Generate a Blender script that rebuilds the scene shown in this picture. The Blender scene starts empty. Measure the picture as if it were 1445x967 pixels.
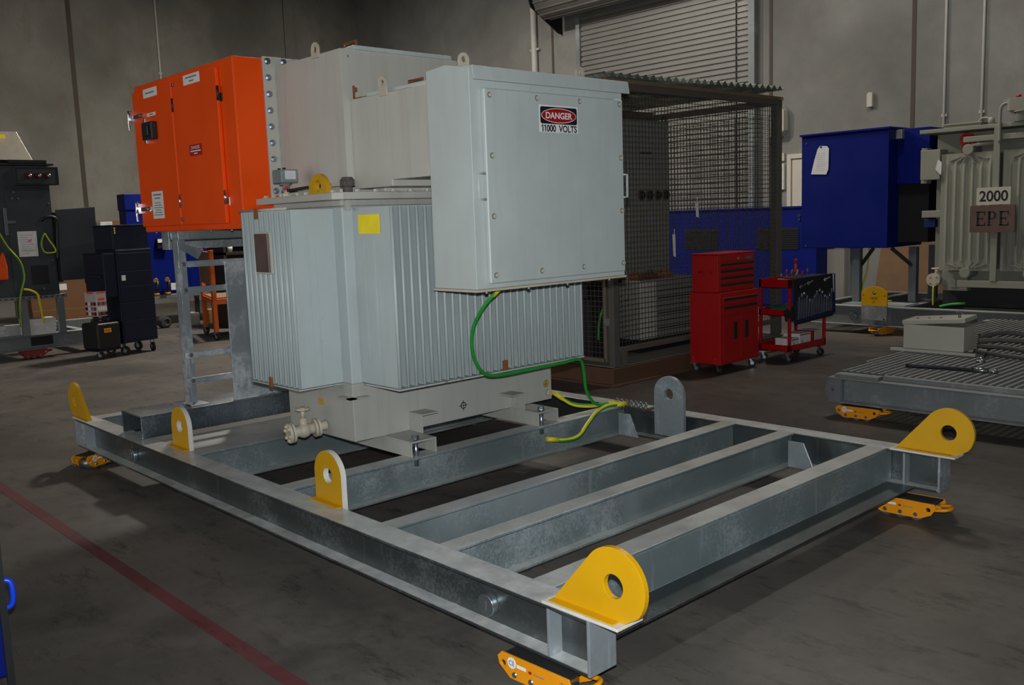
import bpy, bmesh, math, random
from mathutils import Vector, Matrix, geometry
random.seed(7)
SC = bpy.context.scene
COL = SC.collection
PI = math.pi

# ------------------------------------------------------------------ materials
def lin(c):
    c = c / 255.0
    return c / 12.92 if c <= .04045 else ((c + .055) / 1.055) ** 2.4
def rgb(r, g, b):
    return (lin(r), lin(g), lin(b), 1.0)
MATS = {}
def nt(name):
    m = bpy.data.materials.new(name); m.use_nodes = True
    n = m.node_tree; n.nodes.clear()
    out = n.nodes.new('ShaderNodeOutputMaterial'); b = n.nodes.new('ShaderNodeBsdfPrincipled')
    n.links.new(b.outputs[0], out.inputs[0])
    MATS[name] = m
    return m, n, b
def noise(n, scale, detail=4, rough=.6, vec=None, stretch=None):
    t = n.nodes.new('ShaderNodeTexCoord'); v = t.outputs['Object']
    if stretch:
        mp = n.nodes.new('ShaderNodeMapping'); mp.inputs['Scale'].default_value = stretch
        n.links.new(v, mp.inputs[0]); v = mp.outputs[0]
    x = n.nodes.new('ShaderNodeTexNoise'); x.inputs['Scale'].default_value = scale
    x.inputs['Detail'].default_value = detail; x.inputs['Roughness'].default_value = rough
    n.links.new(v, x.inputs['Vector'])
    return x.outputs[0]
def ramp(n, src, stops):
    r = n.nodes.new('ShaderNodeValToRGB'); e = r.color_ramp.elements
    e[0].position, e[0].color = stops[0]; e[1].position, e[1].color = stops[-1]
    for p, c in stops[1:-1]:
        k = e.new(p); k.color = c
    n.links.new(src, r.inputs[0]); return r.outputs[0]
def mix(n, f, a, b):
    m = n.nodes.new('ShaderNodeMix'); m.data_type = 'RGBA'
    if isinstance(f, float): m.inputs[0].default_value = f
    else: n.links.new(f, m.inputs[0])
    for i, s in ((6, a), (7, b)):
        if isinstance(s, tuple): m.inputs[i].default_value = s
        else: n.links.new(s, m.inputs[i])
    return m.outputs[2]
def bump(n, b, src, strength, dist=.01):
    k = n.nodes.new('ShaderNodeBump'); k.inputs['Strength'].default_value = strength
    k.inputs['Distance'].default_value = dist
    n.links.new(src, k.inputs['Height']); n.links.new(k.outputs[0], b.inputs['Normal'])
def sc(c, f): return (min(1, c[0]*f), min(1, c[1]*f), min(1, c[2]*f), 1)
def paint(name, c, rough=.45, var=.1, scale=3, rust=0, streak=0, metal=0, spec=.5, bmp=0, stain=None):
    m, n, b = nt(name)
    f = noise(n, scale, 5)
    col = ramp(n, f, [(.3, sc(c, 1-var)), (.7, sc(c, 1+var))])
    if streak:
        s = noise(n, 2.2, 5, .6, stretch=(9, 9, .7))
        r = ramp(n, s, [(.5, (0, 0, 0, 1)), (.78, (streak,)*3+(1,))])
        col = mix(n, r, col, stain or rgb(120, 95, 75))
    if rust:
        s = noise(n, 7, 8, .7)
        r = ramp(n, s, [(.72-rust*.1, (0, 0, 0, 1)), (.80-rust*.1, (.8,)*3+(1,))])
        col = mix(n, r, col, rgb(120, 66, 30))
    n.links.new(col, b.inputs['Base Color'])
    rr = ramp(n, f, [(.3, (rough*.88,)*3+(1,)), (.7, (min(1, rough*1.12),)*3+(1,))])
    n.links.new(rr, b.inputs['Roughness'])
    b.inputs['Metallic'].default_value = metal
    b.inputs['Specular IOR Level'].default_value = spec
    if bmp: bump(n, b, noise(n, 60, 3), bmp, .002)
    return m
def galv(name, lo, hi, rough=.38, metal=.6, scale=1.6, spangle=90, dust_sheen=.75, dcol=rgb(204, 200, 193)):
    m, n, b = nt(name)
    t = n.nodes.new('ShaderNodeTexCoord')
    v = n.nodes.new('ShaderNodeTexVoronoi'); v.inputs['Scale'].default_value = spangle
    n.links.new(t.outputs['Object'], v.inputs['Vector'])
    sp = n.nodes.new('ShaderNodeSeparateColor'); n.links.new(v.outputs['Color'], sp.inputs[0])
    f = noise(n, scale, 5, .55)
    a = n.nodes.new('ShaderNodeMath'); a.operation = 'MULTIPLY_ADD'
    n.links.new(sp.outputs[0], a.inputs[0]); a.inputs[1].default_value = .10; n.links.new(f, a.inputs[2])
    col = ramp(n, a.outputs[0], [(.30, lo), (.58, sc(lo, 1.22)), (.8, hi)])
    # pale runs and white bloom left by the zinc bath
    r1 = ramp(n, noise(n, 2.2, 5, .6, stretch=(7, 7, .8)), [(.60, (0, 0, 0, 1)), (.78, (.5,)*3+(1,))])
    col = mix(n, r1, col, hi)
    r2 = ramp(n, noise(n, 1.1, 3, .5), [(.60, (0, 0, 0, 1)), (.70, (.45,)*3+(1,))])
    col = mix(n, r2, col, sc(hi, 1.1))
    # dust settled on upward faces, with painted-in sheen on the side rails
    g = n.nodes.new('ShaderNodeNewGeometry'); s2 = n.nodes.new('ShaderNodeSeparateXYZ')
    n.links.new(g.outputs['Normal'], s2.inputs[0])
    up = ramp(n, s2.outputs[2], [(.85, (0, 0, 0, 1)), (.97, (dust_sheen,)*3+(1,))])
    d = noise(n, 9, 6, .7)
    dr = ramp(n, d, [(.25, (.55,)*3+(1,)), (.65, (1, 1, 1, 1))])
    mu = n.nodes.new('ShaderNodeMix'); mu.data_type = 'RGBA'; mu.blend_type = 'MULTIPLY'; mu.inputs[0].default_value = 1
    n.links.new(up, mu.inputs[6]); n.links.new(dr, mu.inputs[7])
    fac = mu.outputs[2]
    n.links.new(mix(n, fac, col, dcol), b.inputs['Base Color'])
    mm = n.nodes.new('ShaderNodeMath'); mm.operation = 'MULTIPLY_ADD'
    n.links.new(fac, mm.inputs[0]); mm.inputs[1].default_value = -metal; mm.inputs[2].default_value = metal
    n.links.new(mm.outputs[0], b.inputs['Metallic'])
    rr = ramp(n, a.outputs[0], [(.3, (rough*.8,)*3+(1,)), (.8, (min(1, rough*1.4),)*3+(1,))])
    n.links.new(rr, b.inputs['Roughness'])
    bump(n, b, f, .10, .01)
    return m
def concrete(name, lo, hi, blot, rough=.9, scale=.55, floor=False):
    m, n, b = nt(name)
    f = noise(n, scale, 8, .62)
    col = ramp(n, f, [(.3, lo), (.7, hi)])
    f2 = noise(n, 2.3, 8, .7, stretch=(1, 1, .6))
    col = mix(n, ramp(n, f2, [(.52, (0, 0, 0, 1)), (.72, (.55,)*3+(1,))]), col, blot)
    f3 = noise(n, 11 if floor else 26, 6, .75)
    col = mix(n, ramp(n, f3, [(.56, (0, 0, 0, 1)), (.75, (.4,)*3+(1,))]), col, sc(lo, .6))
    if floor:
        f4 = noise(n, 2.6, 8, .85, stretch=(1, 3, 1))
        col = mix(n, ramp(n, f4, [(.53, (0, 0, 0, 1)), (.64, (.75,)*3+(1,))]), col, sc(lo, .42))
        f5 = noise(n, .9, 7, .7)
        col = mix(n, ramp(n, f5, [(.50, (0, 0, 0, 1)), (.66, (.6,)*3+(1,))]), col, sc(hi, 1.25))
    n.links.new(col, b.inputs['Base Color'])
    b.inputs['Roughness'].default_value = rough
    b.inputs['Specular IOR Level'].default_value = .3
    bump(n, b, f3, .25, .004)
    return m
def flat(name, c, rough=.5, metal=0, emit=0, spec=.5):
    m, n, b = nt(name)
    f = noise(n, 12, 3)
    n.links.new(ramp(n, f, [(.3, sc(c, .93)), (.7, sc(c, 1.07))]), b.inputs['Base Color'])
    b.inputs['Roughness'].default_value = rough; b.inputs['Metallic'].default_value = metal
    b.inputs['Specular IOR Level'].default_value = spec
    if emit:
        b.inputs['Emission Color'].default_value = c; b.inputs['Emission Strength'].default_value = emit
    return m

GREY = paint('transformer grey paint', rgb(186, 194, 190), .42, .06, 2.5, rust=.10, streak=.10)
GREYW = paint('weathered warm grey paint', rgb(188, 186, 176), .5, .06, 2.0, rust=.25, streak=.3, stain=rgb(158, 138, 122))
GREYT = paint('tank grey paint', rgb(172, 172, 164), .5, .06, 2.0, rust=.25, streak=.3, stain=rgb(150, 132, 116))
FING = paint('fin grey paint', rgb(178, 188, 187), .42, .06, 2.5, rust=.3, streak=.12)
FINR = paint('rust-spotted fin edge', rgb(178, 186, 184), .5, .06, 5, rust=1.5)
ORANGE = paint('orange enamel', rgb(240, 78, 4), .42, .05, 2, spec=.25)
YEL = paint('yellow paint', rgb(204, 153, 5), .4, .06, 5)
YELO = paint('skate yellow enamel', rgb(228, 146, 10), .38, .06, 7)
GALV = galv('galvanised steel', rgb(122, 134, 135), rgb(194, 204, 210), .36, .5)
GALVR = galv('shade-toned galvanised rail', rgb(98, 104, 104), rgb(176, 186, 192), .32, .85, dust_sheen=.86, dcol=rgb(222, 222, 218))  # galvanising darkened for webs mirroring the dark floor, tops paled as painted sheen
GALVC = galv('channel galvanising', rgb(84, 94, 100), rgb(150, 162, 172), .28, .7, dust_sheen=.25)
GALVN = galv('shade-toned galvanised plate', rgb(84, 90, 90), rgb(130, 138, 140), .35, .85, dust_sheen=.04)  # darker galvanising copy, the toe plate's dim floor reflection painted into its colour
PRIMER = paint('pale primer', rgb(206, 205, 196), .6, .08, 14)
GALVB = galv('bright galvanised sheet', rgb(140, 148, 152), rgb(222, 228, 234), .34, .4, 3, 40, .2)
GALVD = galv('old galvanised steel', rgb(112, 116, 118), rgb(166, 170, 172), .5, .3, 2, 60, .5)
CHROME = flat('chrome', rgb(225, 225, 228), .12, 1)
STEEL = flat('zinc bolt steel', rgb(150, 158, 164), .3, .85)
DSTEEL = flat('dark steel', rgb(52, 54, 56), .5, .6)
BLACK = flat('black plastic', rgb(26, 27, 29), .45)
RUBBER = flat('black rubber', rgb(24, 24, 24), .7)
WHITE = flat('white label', rgb(228, 228, 224), .5)
PAPER = flat('paper', rgb(222, 222, 220), .8)
INK = flat('black ink', rgb(18, 20, 26), .6)
INKG = flat('grey print', rgb(120, 122, 126), .7)
REDS = flat('sign red', rgb(170, 14, 22), .45)
YSTICK = flat('yellow sticker', rgb(252, 222, 10), .5)
BRASS = paint('brown metal plate', rgb(112, 92, 84), .35, .15, 9, metal=.4)
BLUE = paint('deep blue enamel', rgb(2, 22, 108), .5, .08, 2, spec=.2)
NAVY = paint('navy enamel', rgb(12, 20, 44), .42, .08, 3)
RED = paint('red enamel', rgb(178, 12, 16), .35, .06, 3)
DRED = paint('dark red skate paint', rgb(150, 42, 36), .5, .12, 6)
GREEN = flat('green cable sheath', rgb(34, 150, 50), .4)
GYEL = flat('yellow cable stripe', rgb(222, 206, 30), .45)
BLKP = paint('charcoal enamel', rgb(58, 64, 68), .42, .08, 3)
ALU = flat('brushed aluminium', rgb(206, 200, 184), .35, .55)
CARD = paint('cardboard', rgb(116, 82, 52), .85, .08, 4)
WOOD = paint('plywood', rgb(132, 102, 74), .75, .14, 3)
ORCL = paint('orange cloth', rgb(238, 84, 24), .9, .1, 8)
COPPER = paint('copper brown steel', rgb(112, 84, 66), .5, .12, 4, metal=.3)
MESHW = flat('mesh wire', rgb(88, 84, 78), .5, .5)
SHUT = paint('roller shutter steel', rgb(126, 124, 120), .45, .05, 2, metal=.15)
TGREY = paint('olive grey paint', rgb(146, 146, 132), .45, .06, 3)
CABG = paint('dark cabinet grey', rgb(136, 136, 128), .5, .06, 3)
JBOX = paint('putty enamel', rgb(196, 192, 178), .45, .05, 3)
DOORW = paint('cream door', rgb(206, 200, 186), .6, .05, 2)
TEAL = flat('teal plastic', rgb(16, 110, 84), .5)
CLEAR = flat('frosted clear plastic', rgb(190, 186, 186), .35)
VALVE = paint('valve cream paint', rgb(190, 180, 160), .55, .1, 9, rust=.7)
CEIL = paint('ceiling sheet', rgb(150, 150, 148), .7, .05, 1)
WALLR = concrete('precast wall', rgb(112, 112, 109), rgb(148, 148, 144), rgb(126, 121, 112))
WALLL = concrete('precast wall stained', rgb(110, 109, 102), rgb(150, 147, 138), rgb(120, 106, 84))
FLOOR = concrete('slab', rgb(66, 63, 60), rgb(104, 99, 92), rgb(92, 83, 72), .5, .6, True)
JOINT = paint('joint sealant', rgb(84, 76, 67), .9, .1, 3)
LINE = concrete('worn red floor paint', rgb(86, 48, 50), rgb(112, 60, 62), rgb(96, 80, 74), .7, .9, True)

# ------------------------------------------------------------------ mesh builder
class MB:
    def __init__(s): s.v = []; s.f = []; s.mi = []; s.sm = []; s.tv = []
    def add(s, vs, fs, mi=0, smooth=False):
        o = len(s.v); s.v += [tuple(p) for p in vs]
        for q in fs:
            s.f.append(tuple(i+o for i in q)); s.mi.append(mi); s.sm.append(smooth)
        return s
    def box(s, x0, x1, y0, y1, z0, z1, mi=0):
        return s.add([(x0,y0,z0),(x1,y0,z0),(x1,y1,z0),(x0,y1,z0),(x0,y0,z1),(x1,y0,z1),(x1,y1,z1),(x0,y1,z1)],
              [(0,3,2,1),(4,5,6,7),(0,1,5,4),(1,2,6,5),(2,3,7,6),(3,0,4,7)], mi)
    def obox(s, c, u, v, w, mi=0):
        c, u, v, w = map(Vector, (c, u, v, w)); P = []
        for k in (-1, 1):
            for a, b in ((-1,-1),(1,-1),(1,1),(-1,1)): P.append(c+u*a+v*b+w*k)
        return s.add(P, [(0,3,2,1),(4,5,6,7),(0,1,5,4),(1,2,6,5),(2,3,7,6),(3,0,4,7)], mi)
    def bar(s, p, q, a, b, up=(0,0,1), mi=0):
        p, q = Vector(p), Vector(q); d = (q-p); u = d.normalized(); U = Vector(up)
        if abs(u.dot(U)) > .98: U = Vector((1,0,0))
        r = u.cross(U).normalized(); t = r.cross(u)
        return s.obox((p+q)/2, d/2, r*a/2, t*b/2, mi)
    def P3(s, ax, p, h):
        return {'X': (h, p[0], p[1]), 'Y': (p[0], h, p[1]), 'Z': (p[0], p[1], h)}[ax]
    def prism(s, poly, ax, a, b, mi=0, smooth=False):
        n = len(poly)
        vs = [s.P3(ax, p, a) for p in poly]+[s.P3(ax, p, b) for p in poly]
        tri = geometry.tessellate_polygon([[Vector((p[0], p[1], 0)) for p in poly]])
        fs = [tuple(t) for t in tri]+[tuple(i+n for i in reversed(t)) for t in tri]
        s.add(vs, fs, mi)
        s.f += [(len(s.v)-2*n+i, len(s.v)-2*n+(i+1) % n, len(s.v)-n+(i+1) % n, len(s.v)-n+i) for i in range(n)]
        s.mi += [mi]*n; s.sm += [smooth]*n
        return s
    def holed(s, poly, holes, ax, a, b, mi=0, mback=None):
        loops = [poly]+holes; allp = [p for l in loops for p in l]; n = len(allp)
        tri = geometry.tessellate_polygon([[Vector((p[0], p[1], 0)) for p in l] for l in loops])
        vs = [s.P3(ax, p, a) for p in allp]+[s.P3(ax, p, b) for p in allp]
        o = len(s.v)
        s.add(vs, [], mi)
        for t in tri: s.f.append(tuple(o+i for i in t)); s.mi.append(mi); s.sm.append(False)
        mb2 = mi if mback is None else mback
        for t in tri: s.f.append(tuple(o+n+i for i in reversed(t))); s.mi.append(mb2); s.sm.append(False)
        k = 0
        for l in loops:
            m = len(l)
            for i in range(m):
                j = (i+1) % m
                s.f.append((o+k+i, o+k+j, o+n+k+j, o+n+k+i)); s.mi.append(mb2); s.sm.append(False)
            k += m
        return s
    def cyl(s, p, q, r, r1=None, n=16, mi=0, cap=True, smooth=True):
        p, q = Vector(p), Vector(q); r1 = r if r1 is None else r1
        u = (q-p).normalized(); a = u.orthogonal().normalized(); b = u.cross(a)
        vs = []
        for c, R in ((p, r), (q, r1)):
            for i in range(n):
                t = 2*PI*i/n; vs.append(c+a*math.cos(t)*R+b*math.sin(t)*R)
        s.add(vs, [(i, (i+1) % n, n+(i+1) % n, n+i) for i in range(n)], mi, smooth)
        if cap:
            o = len(s.v)-2*n
            s.f += [tuple(o+i for i in reversed(range(n))), tuple(o+n+i for i in range(n))]
            s.mi += [mi]*2; s.sm += [False]*2
        return s
    def ring(s, c, ax, R, r, n=20, m=8, mi=0):
        c = Vector(c); u = Vector(ax).normalized(); a = u.orthogonal().normalized(); b = u.cross(a); vs = []
        for i in range(n):
            t = 2*PI*i/n; d = a*math.cos(t)+b*math.sin(t)
            for j in range(m):
                w = 2*PI*j/m; vs.append(c+d*(R+r*math.cos(w))+u*r*math.sin(w))
        return s.add(vs, [(i*m+j, ((i+1) % n)*m+j, ((i+1) % n)*m+(j+1) % m, i*m+(j+1) % m) for i in range(n) for j in range(m)], mi, True)
    def tube(s, pts, r, n=8, mi=0, smooth=True, sub=6, mis=None):
        P = [Vector(p) for p in pts]
        if sub > 1 and len(P) > 2:
            Q = []
            for i in range(len(P)-1):
                p0, p1, p2, p3 = P[max(i-1, 0)], P[i], P[i+1], P[min(i+2, len(P)-1)]
                for k in range(sub):
                    t = k/sub
                    Q.append(.5*((2*p1)+(p2-p0)*t+(2*p0-5*p1+4*p2-p3)*t*t+(3*p1-p0-3*p2+p3)*t**3))
            Q.append(P[-1]); P = Q
        N = len(P); a = None; vs = []
        for i, p in enumerate(P):
            d = (P[min(i+1, N-1)]-P[max(i-1, 0)]).normalized()
            a = d.orthogonal().normalized() if a is None else (a-d*a.dot(d)).normalized()
            b = d.cross(a)
            for j in range(n):
                t = 2*PI*j/n; vs.append(p+a*math.cos(t)*r+b*math.sin(t)*r)
        o = len(s.v); s.v += [tuple(v) for v in vs]
        for i in range(N-1):
            for j in range(n):
                s.f.append((o+i*n+j, o+i*n+(j+1) % n, o+(i+1)*n+(j+1) % n, o+(i+1)*n+j))
                s.mi.append(mis[j % len(mis)] if mis else mi); s.sm.append(smooth)
        s.f += [tuple(o+j for j in reversed(range(n))), tuple(o+(N-1)*n+j for j in range(n))]
        s.mi += [mi]*2; s.sm += [False]*2
        return s
    def ball(s, c, r, n=12, m=8, mi=0, sz=1):
        c = Vector(c); vs = [c+Vector((0, 0, r*sz))]
        for i in range(1, m):
            t = PI*i/m
            for j in range(n):
                w = 2*PI*j/n; vs.append(c+Vector((r*math.sin(t)*math.cos(w), r*math.sin(t)*math.sin(w), r*sz*math.cos(t))))
        vs.append(c-Vector((0, 0, r*sz))); fs = [(0, 1+j, 1+(j+1) % n) for j in range(n)]
        for i in range(m-2):
            fs += [(1+i*n+j, 1+(i+1)*n+j, 1+(i+1)*n+(j+1) % n, 1+i*n+(j+1) % n) for j in range(n)]
        L = len(vs)-1; fs += [(L, 1+(m-2)*n+(j+1) % n, 1+(m-2)*n+j) for j in range(n)]
        return s.add(vs, fs, mi, True)
    def text(s, txt, o, u, v, h=None, w=None, mi=0, dx=0, bold=0):
        """flat lettering: centred at o, along u, upright v (unit vectors); h = letter height, w = overall width"""
        cu = bpy.data.curves.new('lettering', 'FONT'); cu.body = txt; cu.size = 1; cu.offset = bold
        ob = bpy.data.objects.new('lettering', cu); COL.objects.link(ob)
        bpy.context.view_layer.update()
        me = bpy.data.meshes.new_from_object(ob.evaluated_get(bpy.context.evaluated_depsgraph_get()))
        bpy.data.objects.remove(ob); bpy.data.curves.remove(cu)
        if not me.vertices: return s
        xs = [p.co.x for p in me.vertices]; ys = [p.co.y for p in me.vertices]
        W, H = max(xs)-min(xs), max(ys)-min(ys); cx, cy = (max(xs)+min(xs))/2, (max(ys)+min(ys))/2
        sx = sy = None
        if w: sx = w/W
        if h: sy = h/H
        sx = sx or sy; sy = sy or sx
        o, u, v = Vector(o), Vector(u), Vector(v)
        s.add([o+u*(p.co.x-cx)*sx+v*(p.co.y-cy)*sy for p in me.vertices], [], mi)
        k = len(s.v)-len(me.vertices); nrm = u.cross(v)
        for p in me.polygons:
            q = tuple(k+i for i in p.vertices); s.tv.append(len(s.f))
            s.f.append(q); s.mi.append(mi); s.sm.append(False)
        bpy.data.meshes.remove(me)
        return s
    def quad(s, o, u, v, w, h, mi=0, t=0):
        """thin plate centred at o, w along u and h along v, with thickness t behind it"""
        o, u, v = Vector(o), Vector(u), Vector(v); nn = u.cross(v)
        return s.obox(o-nn*t/2, u*w/2, v*h/2, nn*t/2, mi)
    def build(s, name, mats, parent=None, bev=0, seg=2, recalc=True):
        me = bpy.data.meshes.new(name)
        inv = WM.get(parent.name) if parent is not None else None
        vs = [inv @ Vector(p) for p in s.v] if inv is not None else s.v
        me.from_pydata([tuple(p) for p in vs], [], s.f)
        for m in (mats if isinstance(mats, (list, tuple)) else [mats]): me.materials.append(m)
        me.polygons.foreach_set('material_index', s.mi); me.polygons.foreach_set('use_smooth', s.sm)
        if recalc:
            bm = bmesh.new(); bm.from_mesh(me); bmesh.ops.recalc_face_normals(bm, faces=bm.faces); bm.to_mesh(me); bm.free()
        me.update()
        o = bpy.data.objects.new(name, me); COL.objects.link(o)
        if parent is not None:
            o.parent = parent; WM[o.name] = WM.get(parent.name)
        if bev:
            k = o.modifiers.new('edge', 'BEVEL'); k.width = bev; k.segments = seg; k.limit_method = 'ANGLE'; k.angle_limit = math.radians(50)
        return o
WM = {}
def thing(name, label, cat, loc=(0, 0, 0), rz=0, group=None, local=False):
    o = bpy.data.objects.new(name, None); COL.objects.link(o); o.empty_display_size = .1
    o.location = loc; o.rotation_euler = (0, 0, rz); o['label'] = label; o['category'] = cat
    if group: o['group'] = group
    if not local: WM[o.name] = (Matrix.Translation(loc) @ Matrix.Rotation(rz, 4, 'Z')).inverted()
    return o
def solo(name, mb, mats, label, cat, group=None, bev=0):
    xs, ys, zs = zip(*mb.v); c = Vector(((min(xs)+max(xs))/2, (min(ys)+max(ys))/2, min(zs)))
    mb.v = [tuple(Vector(p)-c) for p in mb.v]
    o = mb.build(name, mats, None, bev); o.location = c
    o['label'] = label; o['category'] = cat
    if group: o['group'] = group
    return o
def struct(name, mb, mats, bev=0):
    o = mb.build(name, mats, None, bev); o['kind'] = 'structure'; return o
def dup(o, loc, rz=0, label=None, parent=None):
    c = o.copy(); COL.objects.link(c)
    if parent is None:
        c.location = loc; c.rotation_euler = (0, 0, rz)
        if label: c['label'] = label
    else:
        c.parent = parent
    for ch in [k for k in bpy.data.objects if k.parent == o]: dup(ch, None, 0, None, c)
    return c
def circ(cx, cy, r, n=20, a0=0, a1=2*PI):
    full = abs(a1-a0-2*PI) < 1e-6
    return [(cx+r*math.cos(a0+(a1-a0)*i/(n if full else n-1)), cy+r*math.sin(a0+(a1-a0)*i/(n if full else n-1))) for i in range(n)]
def rrect(x0, x1, y0, y1, r, n=5):
    P = []
    for cx, cy, a in ((x1-r, y1-r, 0), (x0+r, y1-r, PI/2), (x0+r, y0+r, PI), (x1-r, y0+r, 3*PI/2)):
        P += circ(cx, cy, r, n, a, a+PI/2)
    return P
def Ux(a=0): return Vector((1, 0, 0))
X_, Y_, Z_ = Vector((1, 0, 0)), Vector((0, 1, 0)), Vector((0, 0, 1))
FLASH = 610
LAMPS = [(-6.3, 5.8, 560), (-3.0, 7.5, 120), (1.8, 8.0, 130)]
ADDED_STRIP = 30
DAY = 200
SKY = .2
EXPO = 0
# ------------------------------------------------------------------ camera
CAMP = Vector((7.040, -2.140, 1.641))
cam = bpy.data.cameras.new('camera'); co = bpy.data.objects.new('camera', cam); COL.objects.link(co)
cam.sensor_width = 36; cam.lens = 1312.31/1445*36; cam.clip_start = .05
co.matrix_world = (Matrix.Translation(CAMP) @ Matrix.Rotation(math.radians(47.377), 4, 'Z') @
                   Matrix.Rotation(math.radians(82.367), 4, 'X') @ Matrix.Rotation(math.radians(-2.0526), 4, 'Z'))
SC.camera = co

# ------------------------------------------------------------------ skid frame in the foreground
L, W, ZB, ZT, FT = 5.04, 2.88, .11, .31, .013
def ibeam_x(mb, x0, x1, y0, y1, wc=None, z0=ZB, z1=ZT, t=FT, w=.009):
    wc = (y0+y1)/2 if wc is None else wc
    mb.box(x0, x1, y0, y1, z1-t, z1); mb.box(x0, x1, y0, y1, z0, z0+t)
    mb.box(x0, x1, wc-w/2, wc+w/2, z0+t, z1-t)
def ibeam_y(mb, y0, y1, x0, x1, wc=None, z0=ZB, z1=ZT, t=FT, w=.009):
    wc = (x0+x1)/2 if wc is None else wc
    mb.box(x0, x1, y0, y1, z1-t, z1); mb.box(x0, x1, y0, y1, z0, z0+t)
    mb.box(wc-w/2, wc+w/2, y0, y1, z0+t, z1-t)
SK = thing('skid_frame', 'galvanised steel skid frame with yellow lifting lugs under the grey transformer', 'skid', (L/2, W/2, ZB))
BF = .135
for y0, y1 in ((0, BF), (W-BF, W)):
    m = MB(); ibeam_x(m, .012, L-.012, y0, y1)
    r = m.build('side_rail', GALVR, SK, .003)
    for x in (.006, .207, L-.195, L-.006):
        h = .006
        m = MB()
        m.box(x-h, x+h, y0 + (0 if x in (.006, L-.006) else .001), y1-(0 if x in (.006, L-.006) else .001), ZB+(0 if abs(x-L/2) > 2.4 else FT), ZT-(0 if abs(x-L/2) > 2.4 else FT))
        m.build('stiffener_plate', GALVB, r, .002)
    s = -1 if y0 == 0 else 1
    yw = (y0+y1)/2
    for x in (.967, 4.476):
        m = MB(); m.cyl((x, yw+s*.004, .19), (x, yw+s*.034, .19), .044, n=24).box(x-.006, x+.006, yw+s*.0339-.002, yw+s*.0339+.002, .172, .208)
        m.build('earthing_boss', STEEL, r, .003)
for x0, x1, kind in ((.02, .14, 0), (1.66, 1.775, 0), (2.755, 2.87, 0), (3.66, 3.768, 0), (4.075, 4.182, 0), (4.635, 4.75, 1)):
    m = MB()
    if kind: # channel whose web is flush with the front, with a toe plate under it
        m.box(x0, x1, BF-.06, W-BF+.06, ZT-FT, ZT-.0005); m.box(x0, x1, BF-.06, W-BF+.06, ZB, ZB+FT); m.box(x1-.011, x1, BF-.06, W-BF+.06, ZB+FT, ZT-FT)
        tp_ = MB(); tp_.box(x1+.0005, 4.91, BF, W-BF, ZB, ZB+.012); tp_.build('toe_plate', GALVN, SK, .002)
    else:
        ibeam_y(m, BF-.06, W-BF+.06, x0, x1, z1=ZT-.0005, z0=ZB+.0005)
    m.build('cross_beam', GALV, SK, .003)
m = MB()
for x in (3.66, 4.075):
    pass
m.box(1.20, 1.655, BF+.002, W-BF-.002, ZT-.016, ZT-.004)
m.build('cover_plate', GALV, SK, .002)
# short gussets welded into the corners of the bays
for (x, y) in ((4.19, W-BF-.005), (2.88, W-BF-.005), (3.2, 0), (4.19, 0)):
    if y == 0: continue
    m = MB(); m.prism([(x, ZB+.014), (x+.17, ZB+.014), (x+.10, ZT-.03), (x, ZT-.03)], 'Y', y-.075, y-.065)
    m.build('gusset_plate', GALVB, SK, .002)
# angled lugs at the four corners (yellow, teardrop) and plain round-topped lugs on the rails
def tear(x0, x1, cx, cz, R, z0, sgn=1):
    P = [(x0, z0)]
    d = math.hypot(cx-x0, cz-z0); a = math.atan2(cz-z0, cx-x0); b = math.asin(R/d)
    t0 = a+b+PI/2-PI*0   # tangent point angle (left/top side)
    n = 24; st = a+b+PI/2; en = math.radians(-38)
    for i in range(n+1): 
        t = st+(en-st)*i/n; P.append((cx+R*math.cos(t), cz+R*math.sin(t)))
    P.append((x1, z0))
    return P
def mirror(P, c): return [(2*c-p[0], p[1]) for p in reversed(P)]
tp = tear(4.79, 5.115, 5.068, .437, .132, ZT+.010)
for y, flip in ((.055, False), (W-.10, False), (.03, True), (W-.10, True)):
    P = tp if not flip else mirror(tp, L/2)
    c = (5.068, .437) if not flip else (L-5.068, .437)
    dx = .042 if y == .055 else 0
    m = MB(); m.holed([(p[0]+dx, p[1]) for p in P], [circ(c[0]+dx, c[1], .042, 24)], 'Y', y-.010, y+.012)
    lug = m.build('lifting_lug', YEL, SK, .004)
    a, b = (4.775+dx, 5.122+dx) if not flip else (L-5.085, L-4.775)
    m = MB(); m.box(a, b, y-.055 if y > .04 else y-.03, y+.075 if y < 1 else y+.06, ZT, ZT+.010); m.build('pad_plate', PRIMER, lug, .002)
    m = MB(); m.box(a+.02, b-.03, y-.045 if y > .04 else y-.026, y-.0105, ZT+.0101, ZT+.014); m.build('paint_strip', YEL, lug, .002)
for x0, y, paintback in ((1.40, .152, 1), (3.10, .152, 1), (3.155, W-.152, -1), (1.40, W-.152, -1)):
    w = .24; R = w/2; z1 = .565
    P = [(x0, ZT+.001)]+list(reversed(circ(x0+R, z1-R, R, 22, 0, PI)))+[(x0+w, ZT+.001)]
    P2 = [(p[0], p[1] if p[1] > ZT+.002 else ZB+.05) for p in P]
    m = MB(); m.holed(P2 if 1 else P, [circ(x0+R, z1-R, .038, 22)], 'Y', y-.013, y+.016, 0 if paintback > 0 else 1, 1)
    m.build('lifting_lug', [YEL, PRIMER if paintback > 0 else GALVB], SK, .003)
    if paintback > 0:
        m = MB(); m.box(x0-.012, x0+w+.002, y-.05, y-.0135, ZT, ZT+.006); m.build('weld_bead', YEL, SK, .003)

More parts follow.
